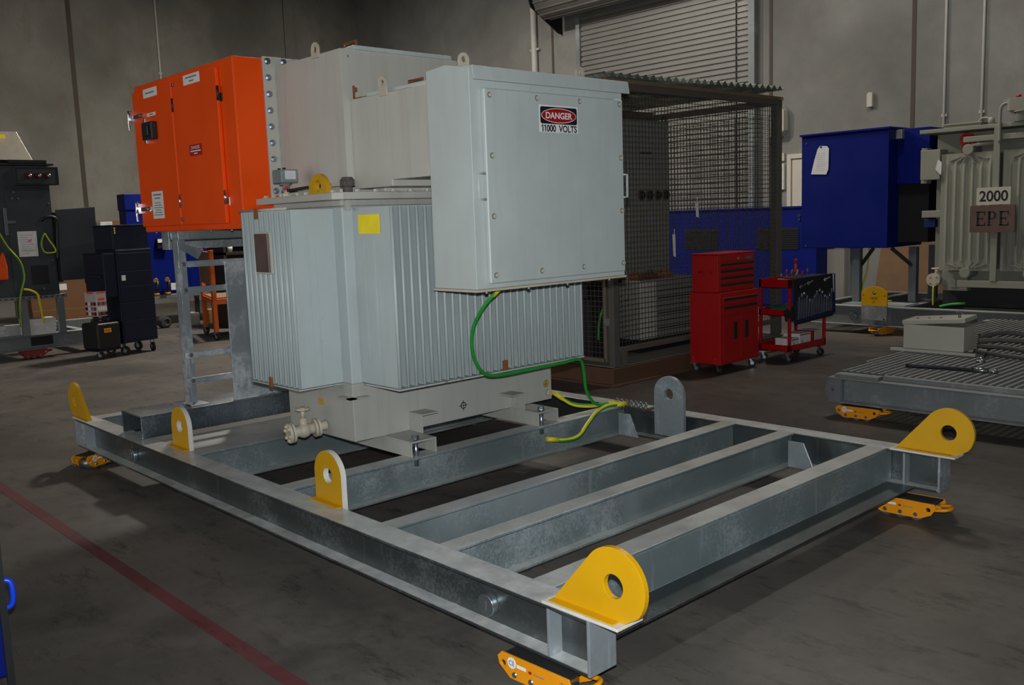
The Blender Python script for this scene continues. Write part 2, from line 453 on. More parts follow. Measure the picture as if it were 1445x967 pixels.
# ------------------------------------------------------------------ roller skates under the skids
def skate(colour, label, group, marks=True):
    """length along local x, .46 long; top at z .105"""
    t = thing('roller_skate', label, 'machinery skate', group=group, local=True)
    prof = [(-.20, .105), (-.225, .085), (-.215, .055), (-.15, .018), (.10, .018), (.17, .045), (.20, .085), (.19, .105)]
    prof = [(a*.82, b) for a, b in prof]
    for y in (-.07, .062):
        m = MB(); m.holed(prof, [circ(-.155, .066, .012, 12), circ(-.10, .036, .011, 12), circ(-.02, .036, .011, 12), circ(.06, .036, .011, 12), circ(.125, .072, .012, 12)], 'Y', y, y+.008)
        m.build('side_plate', colour, t, .001)
    m = MB(); m.box(-.155, .155, -.06, .06, .098, .1045); m.build('top_pad', RUBBER, t, .002)
    for x in (-.10, -.02, .06):
        m = MB(); m.cyl((x, -.055, .0365), (x, .055, .0365), .036, n=20).cyl((x, -.074, .0365), (x, .074, .0365), .010, n=10)
        m.build('roller', STEEL, t)
    m = MB(); m.tube([(.145, -.05, .07), (.20, -.045, .078), (.218, 0, .08), (.20, .045, .078), (.145, .05, .07)], .009, 8, sub=5)
    m.build('pull_handle', colour, t)
    if marks:
        m = MB(); c = Vector((-.112, -.0705, .078))
        m.prism(circ(c.x, c.z, .021, 22), 'Y', -.0712, -.070, 0)
        m.text('CE', (c.x, -.0716, c.z), X_, Z_, h=.018, w=.027, mi=1)
        m.build('approval_sticker', [WHITE, flat('sticker blue', rgb(20, 30, 110))], t)
        m = MB(); m.quad((-.064, -.0712, .074), X_, Z_, .045, .012, 0, .001)
        m.quad((-.022, -.0712, .071), X_, Z_, .014, .010, 1, .001)
        m.quad((.020, -.0712, .070), X_, Z_, .05, .004, 2, .001)
        m.build('maker_sticker', [WHITE, REDS, INKG], t)
    return t
sk = skate(YELO, 'yellow roller skate under the near corner of the foreground skid', 'yellow roller skates')
def put(o, x, y, rz=0): o.location = (x, y, .0005); o.rotation_euler = (0, 0, rz)
put(sk, 4.83, .012, math.radians(2))
dup(sk, (4.94, 2.61, .0005), math.radians(2), 'yellow roller skate under the right corner of the foreground skid')
dup(sk, (.26, .06, .0005), math.radians(180-62), 'yellow roller skate under the far left corner of the foreground skid')
dup(sk, (3.68, 4.60, .0005), math.radians(2), 'yellow roller skate under the skid topped with grating')
dup(sk, (1.62, 9.22, .0005), math.radians(-100), 'yellow roller skate below the yellow lifting plate by the back wall')

# ------------------------------------------------------------------ transformer
TR = thing('transformer', 'large grey oil transformer with finned sides and cable boxes on galvanised skid', 'transformer', (2.225, 1.51, ZT))
XF, XB, YL, YR, Z0, ZL = 2.59, 1.86, .711, 2.309, .40, 1.773
m = MB(); m.box(XB, XF, YL, YR, Z0, .735); m.box(XB+.012, XF-.012, YL+.012, YR-.012, .735, 1.74); m.box(XB-.01, XF+.01, YL-.01, YR+.01, 1.74, ZL)
for x in (XB+.045, XF-.012):
    pass
tank = m.build('tank', GREYT, TR, .004)
# square corner posts that the fin banks are welded to
for x0, x1 in ((XF-.10, XF+.0),):
    m = MB(); m.box(x0, x1, YL, YL+.075, .735, 1.735); m.build('corner_post', FING, TR, .006)
    m = MB(); m.box(x0, x1, YR-.075, YR, .735, 1.735); m.build('corner_post', FING, TR, .006)
m = MB(); m.box(XF-.10, XF+.045, YL-.045, YL-.0005, .655, .661); m.box(XF+.0005, XF+.045, YL-.045, YL+.09, .655, .661)
m.build('corner_ledge', GREYT, TR)
m = MB(); m.box(XF+.011, XF+.035, YL+.01, YL+.04, 1.715, 1.772); m.build('clamp_tab', GREYT, TR, .002)
# lid, bolts
m = MB()
lid = [(1.63, .70), (2.60, .645), (2.645, .69), (2.645, 2.33), (2.60, 2.375), (1.68, 2.375), (1.63, 2.32)]
m.prism(lid, 'Z', ZL+.001, 1.815)
m.build('tank_lid', GREYW, TR, .006)
def hexbolt(p, d, r=.016, h=.012, mb=None):
    mb = mb or MB(); p, d = Vector(p), Vector(d).normalized()
    mb.cyl(p, p+d*.003, r*1.5, n=14).cyl(p+d*.003, p+d*(.003+h), r, n=6, smooth=False)
    return mb
for i in range(10):
    hexbolt((1.70+i*.096, .735, 1.8152), Z_).build('lid_bolt', GREYW, TR)
for i in range(13):
    hexbolt((2.617, .80+i*.123, 1.8152), Z_).build('lid_bolt', GREYW, TR)
# fins: left bank points to -Y, front bank to +X
def fin(flat_w, name):
    pass
def fin_y(x, y0, y1):
    m = MB(); t = .006; z0, z1 = .735, 1.731
    m.prism([(y0, z0+.004), (y1, z0+.004), (y1, z1-.004), (y0, z1-.004)], 'X', x-t, x+t)
    for k in (.33, .66):   # pressed ribs of the sheet
        yy = y0+(y1-y0)*(.22+.5*k); m.box(x+t, x+t+.0025, yy-.007, yy+.007, z0+.18, z1-.20)
    m.cyl((x, y0+.002, z0+.006), (x, y0+.002, z1-.006), .0095, n=10)
    m.build('cooling_fin', FING, TR)
def fin_x(y, x0, x1):
    m = MB(); t = .006; z0, z1 = .737, 1.731
    m.prism([(x0, z0+.004), (x1, z0+.004), (x1, z1-.004), (x0, z1-.004)], 'Y', y-t, y+t)
    for k in (.15, .62):
        xx = x0+(x1-x0)*(.2+.55*k); m.box(xx-.007, xx+.007, y-t-.0025, y-t, z0+.16, z1-.19)
    m.cyl((x1-.002, y, z0+.006), (x1-.002, y, z1-.006), .0095, n=10)
    m.build('cooling_fin', FING, TR)
for i in range(10): fin_y(1.962+i*(2.489-1.962)/9, .433, YL-.001+.012)
for i in range(27): fin_x(.783+i*(2.236-.783)/26, XF-.013, 2.956)
# folded tie strips along the fin feet and heads
m = MB(); m.box(1.945, 2.497, .428, YL+.01, .728, .7345); m.build('fin_base_strip', FINR, TR)
m = MB(); m.box(XF-.012, 2.962, .772, 2.247, .728, .7365); m.build('fin_base_strip', FINR, TR)
m = MB(); m.tube([(1.935, .432, 1.733), (2.47, .432, 1.735)], .007, 8, sub=1); m.build('fin_tie_bar', GREYW, TR)
RUST = paint('rusty bracket', rgb(128, 78, 40), .8, .2, 9)
for x, z in ((2.142, 1.715), (2.18, .75)):
    m = MB(); m.box(x, x+.03, .412, .424, z-.03, z+.03); m.build('rusty_clip', RUST, TR, .003)
m = MB(); m.box(2.966, 2.982, 1.525, 1.56, .742, .80); m.build('rusty_clip', RUST, TR, .003)
# nameplate, stickers, marks
m = MB(); m.box(2.148, 2.300, .400, .410, 1.386, 1.602); p = m.build('nameplate', BRASS, TR, .002)
m = MB(); m.box(2.135, 2.315, .410, .4225, 1.376, 1.612); m.build('backing_plate', GREYW, p, .001)
m = MB(); m.quad((2.758, .7685, 1.635), X_, Z_, .20, .105, 0, .004); m.build('yellow_sticker', YSTICK, TR)
m = MB(); m.quad((2.243, YL-.0005, .597), X_, Z_, .075, .043, 0, .002)
for k in range(4): m.quad((2.243, YL-.0010, .610-k*.009), X_, Z_, .052, .0025, 1, .0003)
m.build('rating_tag', [flat('ochre tag', rgb(196, 160, 44)), INKG], TR)
m = MB()   # centre of gravity target
def annul(m, c, ax, r0, r1, a, b, n=24, mi=0):
    m.holed(circ(c[0], c[1], r1, n), [circ(c[0], c[1], r0, n)], ax, a, b, mi)
annul(m, (1.520, .482), 'X', .016, .022, XF, XF+.0012)
m.box(XF, XF+.0012, 1.518, 1.522, .447, .517); m.box(XF, XF+.0012, 1.485, 1.555, .480, .484)
m.build('gravity_mark', INK, TR)
m = MB(); m.prism(circ(2.255, .513, .026, 24), 'X', XF, XF+.001, 1)
annul(m, (2.255, .513), 'X', .021, .024, XF+.001, XF+.0016)
m.box(XF+.001, XF+.0016, 2.253, 2.257, .511, .529)
for k, w in enumerate((.026, .017, .008)): m.box(XF+.001, XF+.0016, 2.255-w/2, 2.255+w/2, .509-k*.006, .512-k*.006)
m.build('earth_symbol', [INK, flat('ochre disc', rgb(196, 164, 60))], TR)
m = MB(); m.cyl((XF-.001, 2.272, .449), (XF+.028, 2.272, .449), .022, n=16).cyl((XF+.028, 2.272, .449), (XF+.034, 2.272, .449), .016, n=6)
m.build('earth_stud', VALVE, TR)
# feet: two inverted channels under the tank, with jacking brackets and bolts
for y0, y1 in ((.912, 1.094), (1.922, 2.105)):
    m = MB(); x0, x1 = 1.68, 2.85
    m.box(x0, x1, y0, y1, .3895, .3995); m.box(x0, x1, y0, y0+.009, ZT, .3895); m.box(x0, x1, y1-.009, y1, ZT, .3895)
    f = m.build('foot_channel', GREYT, TR, .002)
    yb = y0+.05
    m = MB(); m.cyl((2.825, yb, .25), (2.825, yb, .4085), .014, n=14).cyl((2.825, yb, .4085), (2.825, yb, .412), .027, n=18).cyl((2.825, yb, .412), (2.825, yb, .430), .021, n=6, smooth=False)
    m.cyl((2.825, yb, .285), (2.825, yb, .2975), .022, n=6, smooth=False)
    m.build('holding_bolt', STEEL, f)
for yv, sgn in ((1.098, 1), (1.930, -1)):
    m = MB()
    m.box(XF+.0005, XF+.135, min(yv-.004*sgn, yv+.115*sgn), max(yv-.004*sgn, yv+.115*sgn), .505, .513)
    m.holed([(XF+.0005, .40), (XF+.128, .40), (XF+.128, .5045), (XF+.0005, .5045)], [circ(XF+.062, .458, .028, 20)], 'Y', yv-.004, yv+.004)
    m.prism(circ(XF+.062, .458, .0275, 20), 'Y', yv-.001, yv+.004)
    m.build('jacking_bracket', GREYT, TR, .002)
# drain valve on the left face
m = MB(); vx, vz = 2.33, .455
DV = Vector((-.2, -1, -.08)).normalized()
p0 = Vector((2.285, YL, .458))
m.cyl(p0, p0+DV*.09, .028, n=18)
m.cyl(p0+DV*.045, p0+DV*.06, .056, n=22); m.cyl(p0+DV*.065, p0+DV*.08, .056, n=22)
m.cyl(p0+DV*.08, p0+DV*.20, .032, n=18); m.ball(p0+DV*.14, .046, 16, 10)
m.cyl(p0+DV*.20, p0+DV*.215, .060, n=22); m.cyl(p0+DV*.219, p0+DV*.235, .060, n=22)
vb = m.build('drain_valve', VALVE, TR, .002)
c = p0+DV*.14
m = MB(); m.cyl(c, c+Z_*.075, .026, .02, n=14); m.cyl(c+Z_*.075, c+Z_*.125, .012, n=10); m.build('valve_stem', VALVE, vb)
m = MB(); m.ring(c+Z_*.128, Z_, .036, .008, 22, 8); m.cyl(c+Z_*.121, c+Z_*.138, .018, n=12)
for k in range(4):
    a = k*PI/4; d = Vector((math.cos(a), math.sin(a), 0)); m.bar(c+Z_*.128-d*.035, c+Z_*.128+d*.035, .012, .007)
m.build('hand_wheel', VALVE, vb)
m = MB()
ao = DV.orthogonal().normalized(); bo = DV.cross(ao)
for k in range(6):
    a = k*PI/3; d = ao*math.cos(a)+bo*math.sin(a)
    hexbolt(p0+DV*.234+d*.042, DV, .010, .010, m)
m.build('flange_bolt', VALVE, vb)
# fittings on the lid
m = MB(); m.holed([(2.262, 1.812)]+list(reversed(circ(2.362, 1.83, .098, 22, 0, PI)))+[(2.458, 1.812)], [circ(2.365, 1.858, .033, 20)], 'Y', .705, .735)
m.build('lid_lug', YEL, TR, .004)
m = MB(); m.cyl((2.617, .74, 1.815), (2.617, .74, 1.846), .028, n=20).cyl((2.617, .74, 1.846), (2.617, .74, 1.884), .036, n=20).cyl((2.617, .74, 1.884), (2.617, .74, 1.896), .036, .028, n=20)
for k in range(10):
    a = k*PI/5; m.box(2.617+.035*math.cos(a)-.005, 2.617+.035*math.cos(a)+.005, .74+.035*math.sin(a)-.005, .74+.035*math.sin(a)+.005, 1.847, 1.882)
m.build('breather_cap', paint('weathered brown plastic', rgb(86, 80, 76), .7, .2, 20), TR)
m = MB(); bx, by = 1.975, .725
m.cyl((bx, by, 1.815), (bx, by, 1.832), .032, n=6, smooth=False).cyl((bx, by, 1.832), (bx, by, 1.86), .018, n=14, mi=0).cyl((bx, by, 1.845), (bx, by, 1.855), .03, n=16, mi=1)
m.cyl((bx, by, 1.855), (bx, by, 1.892), .022, n=16, mi=1)
th = m.build('gas_relay', [VALVE, flat('gunmetal cast', rgb(132, 142, 140), .35, .2)], TR)
m = MB(); m.box(1.905, 2.015, .675, .79, 1.896, 1.975); m.cyl((1.96, .73, 1.884), (1.96, .73, 1.897), .038, n=16); m.build('relay_housing', MATS['gunmetal cast'], th, .012, 3)
for x in (1.93, 1.99):
    m = MB(); m.cyl((x, .71, 1.975), (x, .71, 1.986), .010, n=12); m.build('housing_screw', BLACK, th)
m = MB(); m.quad((2.0165, .735, 1.942), Y_, Z_, .07, .05, 0, .002); m.build('relay_label', flat('silver label', rgb(214, 218, 218), .3, .3), th)
m = MB(); m.cyl((1.99, .71, 1.872), (2.035, .69, 1.868), .011, n=12, mi=0); m.ball((2.042, .687, 1.866), .012, 12, 8, 1); m.build('sampling_tap', [VALVE, flat('red cap', rgb(214, 30, 44))], th)
m = MB(); m.tube([(2.03, .70, 1.848), (2.14, .76, 1.862), (2.36, .79, 1.868)], .008, 8, sub=4); m.build('capillary_tube', BLACK, th)

# low-voltage cable box on the lid (connects to the orange cabinet by a bolted flange)
LX0, LX1, LY0, LY1, LZ0, LZ1 = 1.645, 2.40, .885, 1.75, 1.862, 2.632
m = MB(); m.box(LX0, LX1, LY0, LY1, LZ0, LZ1); m.box(LX0+.08, LX1-.06, LY0+.06, LY1-.06, 1.8155, LZ0)
m.box(LX1, LX1+.002, LY0+.045, LY0+.052, 2.585, 2.598, 1)
lv = m.build('low_voltage_cable_box', [GREYW, RUST], TR, .006)
m = MB(); m.box(1.70, LX1+.012, LY0+.09, LY1-.06, LZ1, LZ1+.024); m.build('cover_plate', GREY, lv, .003)
m = MB(); m.tube([(2.29, .99, LZ1+.024), (2.29, .99, LZ1+.048), (2.41, .99, LZ1+.048), (2.41, .99, LZ1+.024)], .008, 8, mi=0, sub=1); m.build('lid_handle', RUST, lv)
m = MB(); m.box(2.30, 2.34, 1.30, 1.36, LZ1+.024, LZ1+.04); m.build('lid_clip', RUST, lv, .004)
m = MB(); m.holed([(2.105, LZ1-.02)]+list(reversed(circ(2.145, LZ1+.03, .04, 16, 0, PI)))+[(2.185, LZ1-.02)], [circ(2.145, LZ1+.028, .02, 14)], 'Y', LY0-.012, LY0-.0005); m.build('lifting_eye', VALVE, lv, .002)
m = MB(); m.box(LX0-.016, LX0+.0, .806, 1.83, 1.835, 2.69)
fl = m.build('bolted_flange', GREYW, lv, .002)
for i in range(9):
    hexbolt((LX0, .838, 2.663-i*.1), X_, .014, .014).build('flange_bolt', STEEL, fl)
for i in range(8):
    hexbolt((LX0, .95+i*.112, 2.665), X_, .014, .014).build('flange_bolt', STEEL, fl)
# high-voltage duct
m = MB(); m.prism([(LX1+.001, 1.838), (2.775, 1.838), (2.775, 1.874), (3.133, 1.874), (3.133, 2.348), (LX1+.001, 2.348)], 'Y', .931, 1.90)
m.box(LX1+.08, 2.60, 1.0, 1.84, 1.8155, 1.838)
du = m.build('high_voltage_duct', GREYW, TR, .006)
m = MB(); m.box(2.52, 3.12, .965, 1.86, 2.348, 2.374); m.build('cover_plate', GREY, du, .003)
m = MB(); m.holed([(2.70, 2.33)]+list(reversed(circ(2.738, 2.398, .038, 16, 0, PI)))+[(2.776, 2.33)], [circ(2.738, 2.396, .018, 14)], 'Y', .920, .9305); m.build('lifting_eye', VALVE, du, .002)
m = MB(); m.box(2.41, 2.50, .945, .985, 2.349, 2.356); m.box(2.41, 2.50, .980, .985, 2.356, 2.362); m.box(2.41, 2.43, .945, .951, 2.356, 2.425); m.cyl((2.44, .952, 2.40), (2.44, .945, 2.40), .014, n=12); m.build('angle_clip', RUST, du, .002)
m = MB(); m.tube([(2.88, 1.0, 2.374), (2.88, 1.0, 2.394), (3.0, 1.0, 2.394), (3.0, 1.0, 2.374)], .008, 8, sub=1); m.build('lid_handle', RUST, du)
# high-voltage cable box
m = MB()
HX0, HX1, HY0, HY1 = 3.134, 3.475, .915, 2.062
prof = [(HX0, 1.285), (HX1, 1.285), (HX1, 2.385), (3.41, 2.395), (3.30, 2.415), (HX0, 2.402)]
m.prism(prof, 'Y', HY0, HY1)
hv = m.build('high_voltage_cable_box', GREY, TR, .005)
m = MB()
m.prism([(HX1-.04, 2.392), (3.512, 2.386), (3.524, 2.318), (3.514, 2.318), (3.502, 2.376), (HX1-.04, 2.385)], 'Y', HY0-.008, HY1+.015)
m.build('rain_hood', GREY, hv, .003)
m = MB(); m.box(HX0-.006, HX1+.006, HY0-.006, HY1+.006, 1.272, 1.2845); m.build('bottom_plate', VALVE, hv, .002)
DX = 3.505
m = MB(); m.box(HX1+.001, DX, .985, 2.035, 1.312, 2.285); m.build('door', GREY, hv, .008, 3)
for yy, zz in ((1.02, 2.251), (1.35, 2.254), (1.676, 2.255), (2.004, 2.257), (1.023, 1.954), (2.009, 1.958), (1.021, 1.652), (2.009, 1.66), (1.021, 1.354), (1.35, 1.356), (1.678, 1.357), (2.012, 1.359)):
    m = MB(); m.cyl((DX, yy, zz), (DX+.003, yy, zz), .015, n=16, mi=1).cyl((DX+.003, yy, zz), (DX+.012, yy, zz), .010, n=14, mi=0)
    m.build('door_bolt', [VALVE, MATS['gunmetal cast']], hv)
for y, s in ((.985, -1), (2.035, 1)):
    m = MB(); m.tube([(3.49, y, 1.866), (3.49, y+s*.045, 1.866), (3.49, y+s*.045, 1.737), (3.49, y, 1.737)], .007, 8, sub=1); m.build('door_handle', GREY, hv)
for y in (1.035, 1.905):
    m = MB(); m.holed([(y-.034, 2.40)]+list(reversed(circ(y, 2.452, .034, 18, 0, PI)))+[(y+.034, 2.40)], [circ(y, 2.452, .017, 16)], 'X', 3.294, 3.306); m.build('lifting_eye', VALVE, hv, .003)
for y in (1.0, 1.3, 1.6, 1.95):
    m = MB(); m.cyl((3.45, y, 1.258), (3.45, y, 1.272), .010, n=8); m.build('base_bolt', STEEL, hv)
m = MB(); SX = DX+.0008; cy, cz = 1.510, 2.153
m.box(DX+.0002, SX, 1.362, 1.659, 2.082, 2.223, 0)
m.prism(rrect(1.371, 1.650, 2.126, 2.215, .012), 'X', SX, SX+.0006, 1)
def ell(cx, cy, a, b, n=36): return [(cx+a*math.cos(2*PI*i/n), cy+b*math.sin(2*PI*i/n)) for i in range(n)]
m.prism(ell(1.5105, 2.1705, .1325, .0385), 'X', SX+.0006, SX+.0010, 0)
m.prism(ell(1.5105, 2.1705, .1290, .0355), 'X', SX+.0010, SX+.0014, 2)
m.text('DANGER', (SX+.0018, 1.5105, 2.1705), Y_, Z_, h=.034, w=.200, mi=0, bold=.02)
for y1_ in (1.384, 1.403):
    m.prism([(y1_, 2.085), (y1_+.0075, 2.085), (y1_+.0075, 2.122), (y1_+.002, 2.122), (y1_-.006, 2.116), (y1_-.006, 2.111), (y1_, 2.113)], 'X', SX, SX+.0006, 1)
m.text('000', (SX+.0006, 1.4505, 2.1035), Y_, Z_, h=.037, w=.070, mi=1, bold=.035)
m.text('VOLTS', (SX+.0006, 1.577, 2.1035), Y_, Z_, h=.037, w=.140, mi=1, bold=.03)
m.build('danger_sign', [WHITE, INK, REDS], hv, recalc=False)

# ------------------------------------------------------------------ orange switchgear cabinet
OC = thing('switchgear_cabinet', 'bright orange electrical cabinet with two doors on galvanised stand', 'cabinet', (.86, 1.3, 1.632))
OX0, OX1, OY0, OY1, OZ0, OZ1 = .07, 1.628, .61, 2.03, 1.632, 2.682
m = MB(); m.box(OX0, OX1, OY0, OY1, OZ0, OZ1); ob = m.build('body', ORANGE, OC, .008, 3)
for x in (.2, .5, .8, 1.1, 1.4):
    m = MB(); m.cyl((x, .64, OZ0-.012), (x, .64, OZ0), .010, n=8); m.build('base_bolt', STEEL, ob)
for x0, x1 in ((.088, .765), (.785, 1.443)):
    m = MB(); m.box(x0, x1, .585, .6085, 1.672, 2.636); d = m.build('door', ORANGE, OC, .006, 3)
    for z in (2.478, 1.835):
        xx = x1+.006
        m = MB(); m.cyl((xx, .588, z-.045), (xx, .588, z+.045), .009, n=10); m.box(xx-.003, xx+.02, .600, .6088, z-.05, z+.0); m.build('hinge', CHROME if z < 2 else DSTEEL, d)
for x, z in ((.81, 2.605), (.80, 1.709)):
    m = MB(); m.cyl((x, .574, z), (x, .585, z), .012, n=12); m.build('lock_screw', STEEL, OC)
for z in (2.46, 1.80):   # pad-lockable latches on the left edge
    m = MB(); m.box(.10, .30, .566, .584, z-.016, z+.012); m.box(.07, .10, .56, .585, z-.03, z+.04)
    m.tube([(.092, .568, z+.04), (.068, .56, z+.045), (.062, .558, z-.02), (.066, .56, z-.09)], .008, 8)
    m.cyl((.078, .556, z-.03), (.078, .556, z+.05), .009, n=10); m.cyl((.245, .556, z), (.245, .566, z), .012, n=12)
    m.build('door_latch', CHROME, OC, .004)
m = MB(); m.box(.325, .495, .54, .584, 2.278, 2.40); m.box(.36, .46, .525, .54, 2.30, 2.375); m.build('isolator_handle', BLACK, OC, .008, 3)
m = MB(); m.box(.315, .345, .560, .5845, 2.255, 2.43); m.build('handle_bracket', CHROME, OC, .002)
def label(parent, name, o, u, v, w, h, lines, mats, t=.002, gap=None):
    """plate with bars of print or real words; lines = [(text or None, dy, height, width)]"""
    m = MB(); o, u, v = Vector(o), Vector(u), Vector(v); n = u.cross(v)
    m.quad(o, u, v, w, h, 0, t)
    for txt, dy, hh, ww in lines:
        c = o+v*dy+n*.0006
        if txt: m.text(txt, c, u, v, h=hh, w=ww, mi=1)
        else: m.quad(c, u, v, ww, hh, 1, .0003)
    return m.build(name, mats, parent, recalc=False)
nY = .5825
label(OC, 'name_label', (.42, nY, 2.603), X_, Z_, .235, .060, [(None, 0, .010, .15)], [WHITE, INKG])
label(OC, 'name_label', (1.098, nY, 2.610), X_, Z_, .24, .062, [(None, .012, .009, .17), (None, -.012, .009, .07)], [WHITE, INKG])
label(OC, 'name_label', (.413, nY, 2.454), X_, Z_, .145, .022, [(None, 0, .008, .07)], [WHITE, INKG])
label(OC, 'instruction_label', (.40, nY, 1.822), X_, Z_, .19, .192, [(None, .072, .011, .14), (None, .048, .010, .09)]+[(None, .015-.017*k, .006, .10+.03*((k*7) % 3)) for k in range(6)], [PAPER, INKG])
label(OC, 'danger_label', (1.085, nY, 2.157), X_, Z_, .185, .073, [('DANGER', .017, .020, .13), (None, -.006, .007, .15), (None, -.022, .006, .05)], [REDS, WHITE])

# ------------------------------------------------------------------ galvanised stand of the orange cabinet
ST = thing('cabinet_stand', 'galvanised ladder stand on a wide channel holding up the orange cabinet', 'stand', (.93, 1.2, ZT))
m = MB(); m.box(.765, 1.10, .065, 2.80, .448, .459); m.box(1.092, 1.10, .065, 2.80, ZT+.001, .448); m.box(.765, .773, .065, 2.80, ZT+.001, .448)
m.build('base_channel', GALVC, ST, .003)
for y0, s in ((.43, 1), (2.02, -1)):
    m = MB(); m.box(.95, 1.035, y0, y0+s*.006, .459, 1.575); m.box(.95, .956, y0, y0+s*.085, .459, 1.575); m.box(1.029, 1.035, y0+s*.0, y0+s*.016, .459, 1.575)
    m.box(.90, 1.06, min(y0, y0+s*.12)+.0, max(y0, y0+s*.12), .459, .469)
    m.build('leg', GALVB, ST, .002)
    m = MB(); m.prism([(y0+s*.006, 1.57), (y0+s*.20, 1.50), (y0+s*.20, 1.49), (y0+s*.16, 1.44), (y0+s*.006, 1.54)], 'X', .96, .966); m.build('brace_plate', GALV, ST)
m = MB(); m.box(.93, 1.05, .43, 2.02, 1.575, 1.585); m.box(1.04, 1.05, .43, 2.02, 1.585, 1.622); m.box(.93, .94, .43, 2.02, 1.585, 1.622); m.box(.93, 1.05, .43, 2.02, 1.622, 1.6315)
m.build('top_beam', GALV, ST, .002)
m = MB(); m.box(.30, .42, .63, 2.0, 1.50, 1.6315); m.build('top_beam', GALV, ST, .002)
for z in (1.413, 1.242, .807, .632):
    m = MB(); m.box(1.035, 1.047, .42, 2.02, z-.02, z+.02); m.box(1.047, 1.058, .42, 2.02, z+.014, z+.02); m.box(1.047, 1.058, .42, 2.02, z-.02, z-.014)
    c = m.build('cross_rail', GALVB, ST, .001)
    hexbolt((1.0475, .455, z), X_, .010, .008).build('rail_bolt', STEEL, c)
m = MB(); m.box(1.0585, 1.063, .735, 1.75, .462, 1.418); m.box(1.048, 1.0585, .735, .742, .462, 1.418); m.build('cover_sheet', GALVB, ST, .001)
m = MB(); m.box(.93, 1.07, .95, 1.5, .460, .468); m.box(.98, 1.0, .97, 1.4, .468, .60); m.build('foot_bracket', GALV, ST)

# ------------------------------------------------------------------ earthing cables
def cable(name, pts, r, label, group='earthing cables at the right rail of the skid', mats=None, ends=True, cat='cable', sub=8, turn=0):
    m = MB(); m.tube(pts, r, 12, sub=sub, mis=[1 if (j-3-turn) % 12 < 4 else 0 for j in range(12)] if mats is None else [0])
    o = solo(name, m, mats or [GREEN, GYEL], label, cat, group)
    if ends:
        off = o.location
        for a, b in ((pts[0], pts[1]), (pts[-1], pts[-2])):
            a, b = Vector(a)-off, Vector(b)-off; d = (b-a).normalized()
            m = MB(); m.cyl(a-d*.012, a+d*.07, r*1.18, n=12)
            q = m.build('cable_lug', GYEL, None); q.parent = o
    return o
BARX, BARY, BARZ = 2.93, 2.70, .335
cable('earth_cable', [(3.34, 1.20, 1.275), (3.22, 1.17, 1.16), (3.10, 1.19, 1.02), (3.05, 1.23, .88), (3.02, 1.32, .765), (3.0, 1.45, .725), (2.99, 1.75, .722), (2.985, 2.02, .724), (2.96, 2.20, .718), (2.93, 2.27, .64), (2.90, 2.32, .50), (2.88, 2.40, .405), (2.875, 2.50, .355), (2.895, 2.66, .345)], .0105, 'green earth cable looping from the white-signed cable box down to the earth bar')
cable('earth_cable', [(2.655, 2.272, .449), (2.70, 2.30, .415), (2.745, 2.36, .37), (2.80, 2.45, .352), (2.84, 2.56, .350), (2.862, 2.665, .345)], .0135, 'thick green and yellow cable from the tank base stud to the earth bar', ends=True)
cable('earth_cable', [(2.892, 1.965, .225), (2.93, 2.06, .205), (2.96, 2.17, .215), (2.93, 2.30, .275), (2.90, 2.42, .325), (2.90, 2.54, .350), (2.93, 2.675, .345)], .0135, 'green and yellow cable bolted low on the cross beam below the foot bolt', turn=6)
EB = thing('earth_bar', 'copper earth bar with a row of bolts on the right rail of the skid', 'earth bar', (2.96, 2.70, ZT+.001))
m = MB(); m.box(2.82, 3.12, 2.685, 2.72, .325, .331); m.box(2.83, 2.85, 2.69, 2.83, .3105, .325); m.box(3.08, 3.10, 2.69, 2.83, .3105, .325); m.build('bar', COPPER, EB, .001)
for i in range(7):
    m = MB(); x = 2.84+i*.042; m.cyl((x, 2.702, .300), (x, 2.702, .358), .0065, n=8).cyl((x, 2.702, .331), (x, 2.702, .340), .012, n=6, smooth=False); m.ring((x, 2.702, .355), Y_, .012, .004, 14, 6); m.build('bolt', STEEL, EB)
# ------------------------------------------------------------------ hall
XW, YW, XE, YE, HC = -13.8, 12.0, 13.0, -9.0, 9.0
m = MB(); m.box(XW, XE, YE, YW, -.2, 0); struct('floor', m, FLOOR)
m = MB(); m.box(XW-.3, XW, YE, YW+.3, -.2, HC); struct('wall_left', m, WALLL)
m = MB(); m.box(XW, XE, YW, YW+.3, -.2, HC); struct('wall_right', m, WALLR)
m = MB(); m.box(XW, XE, YE-.3, YE, -.2, HC); struct('wall_near', m, WALLR)
m = MB(); m.box(XE, XE+.3, YE, -6.5, -.2, HC); m.box(XE, XE+.3, 5.0, YW, -.2, HC); m.box(XE, XE+.3, -6.5, 5.0, 5.2, HC); struct('wall_behind', m, WALLR)
m = MB(); m.box(XW-.3, XE+.3, YE-.3, YW+.3, HC, HC+.2); struct('ceiling', m, CEIL)
k = 1
def trim(m, mat=JOINT):
    global k
    struct('trim_%d' % k, m, mat); k += 1
for y in (-5.1, -.1, 4.86): 
    m = MB(); m.box(XW, XW+.012, y-.045, y+.045, 0, HC); trim(m)
m = MB(); m.box(XW, XW+.004, 9.86, 9.88, 0, HC); trim(m)
for x in (-6.765, -1.69, .71, 5.7): 
    m = MB(); m.box(x-.03, x+.03, YW-.010, YW, 0, HC); trim(m)
m = MB(); m.box(-13, 11.5, -.635, -.57, 0, .002); trim(m, LINE)
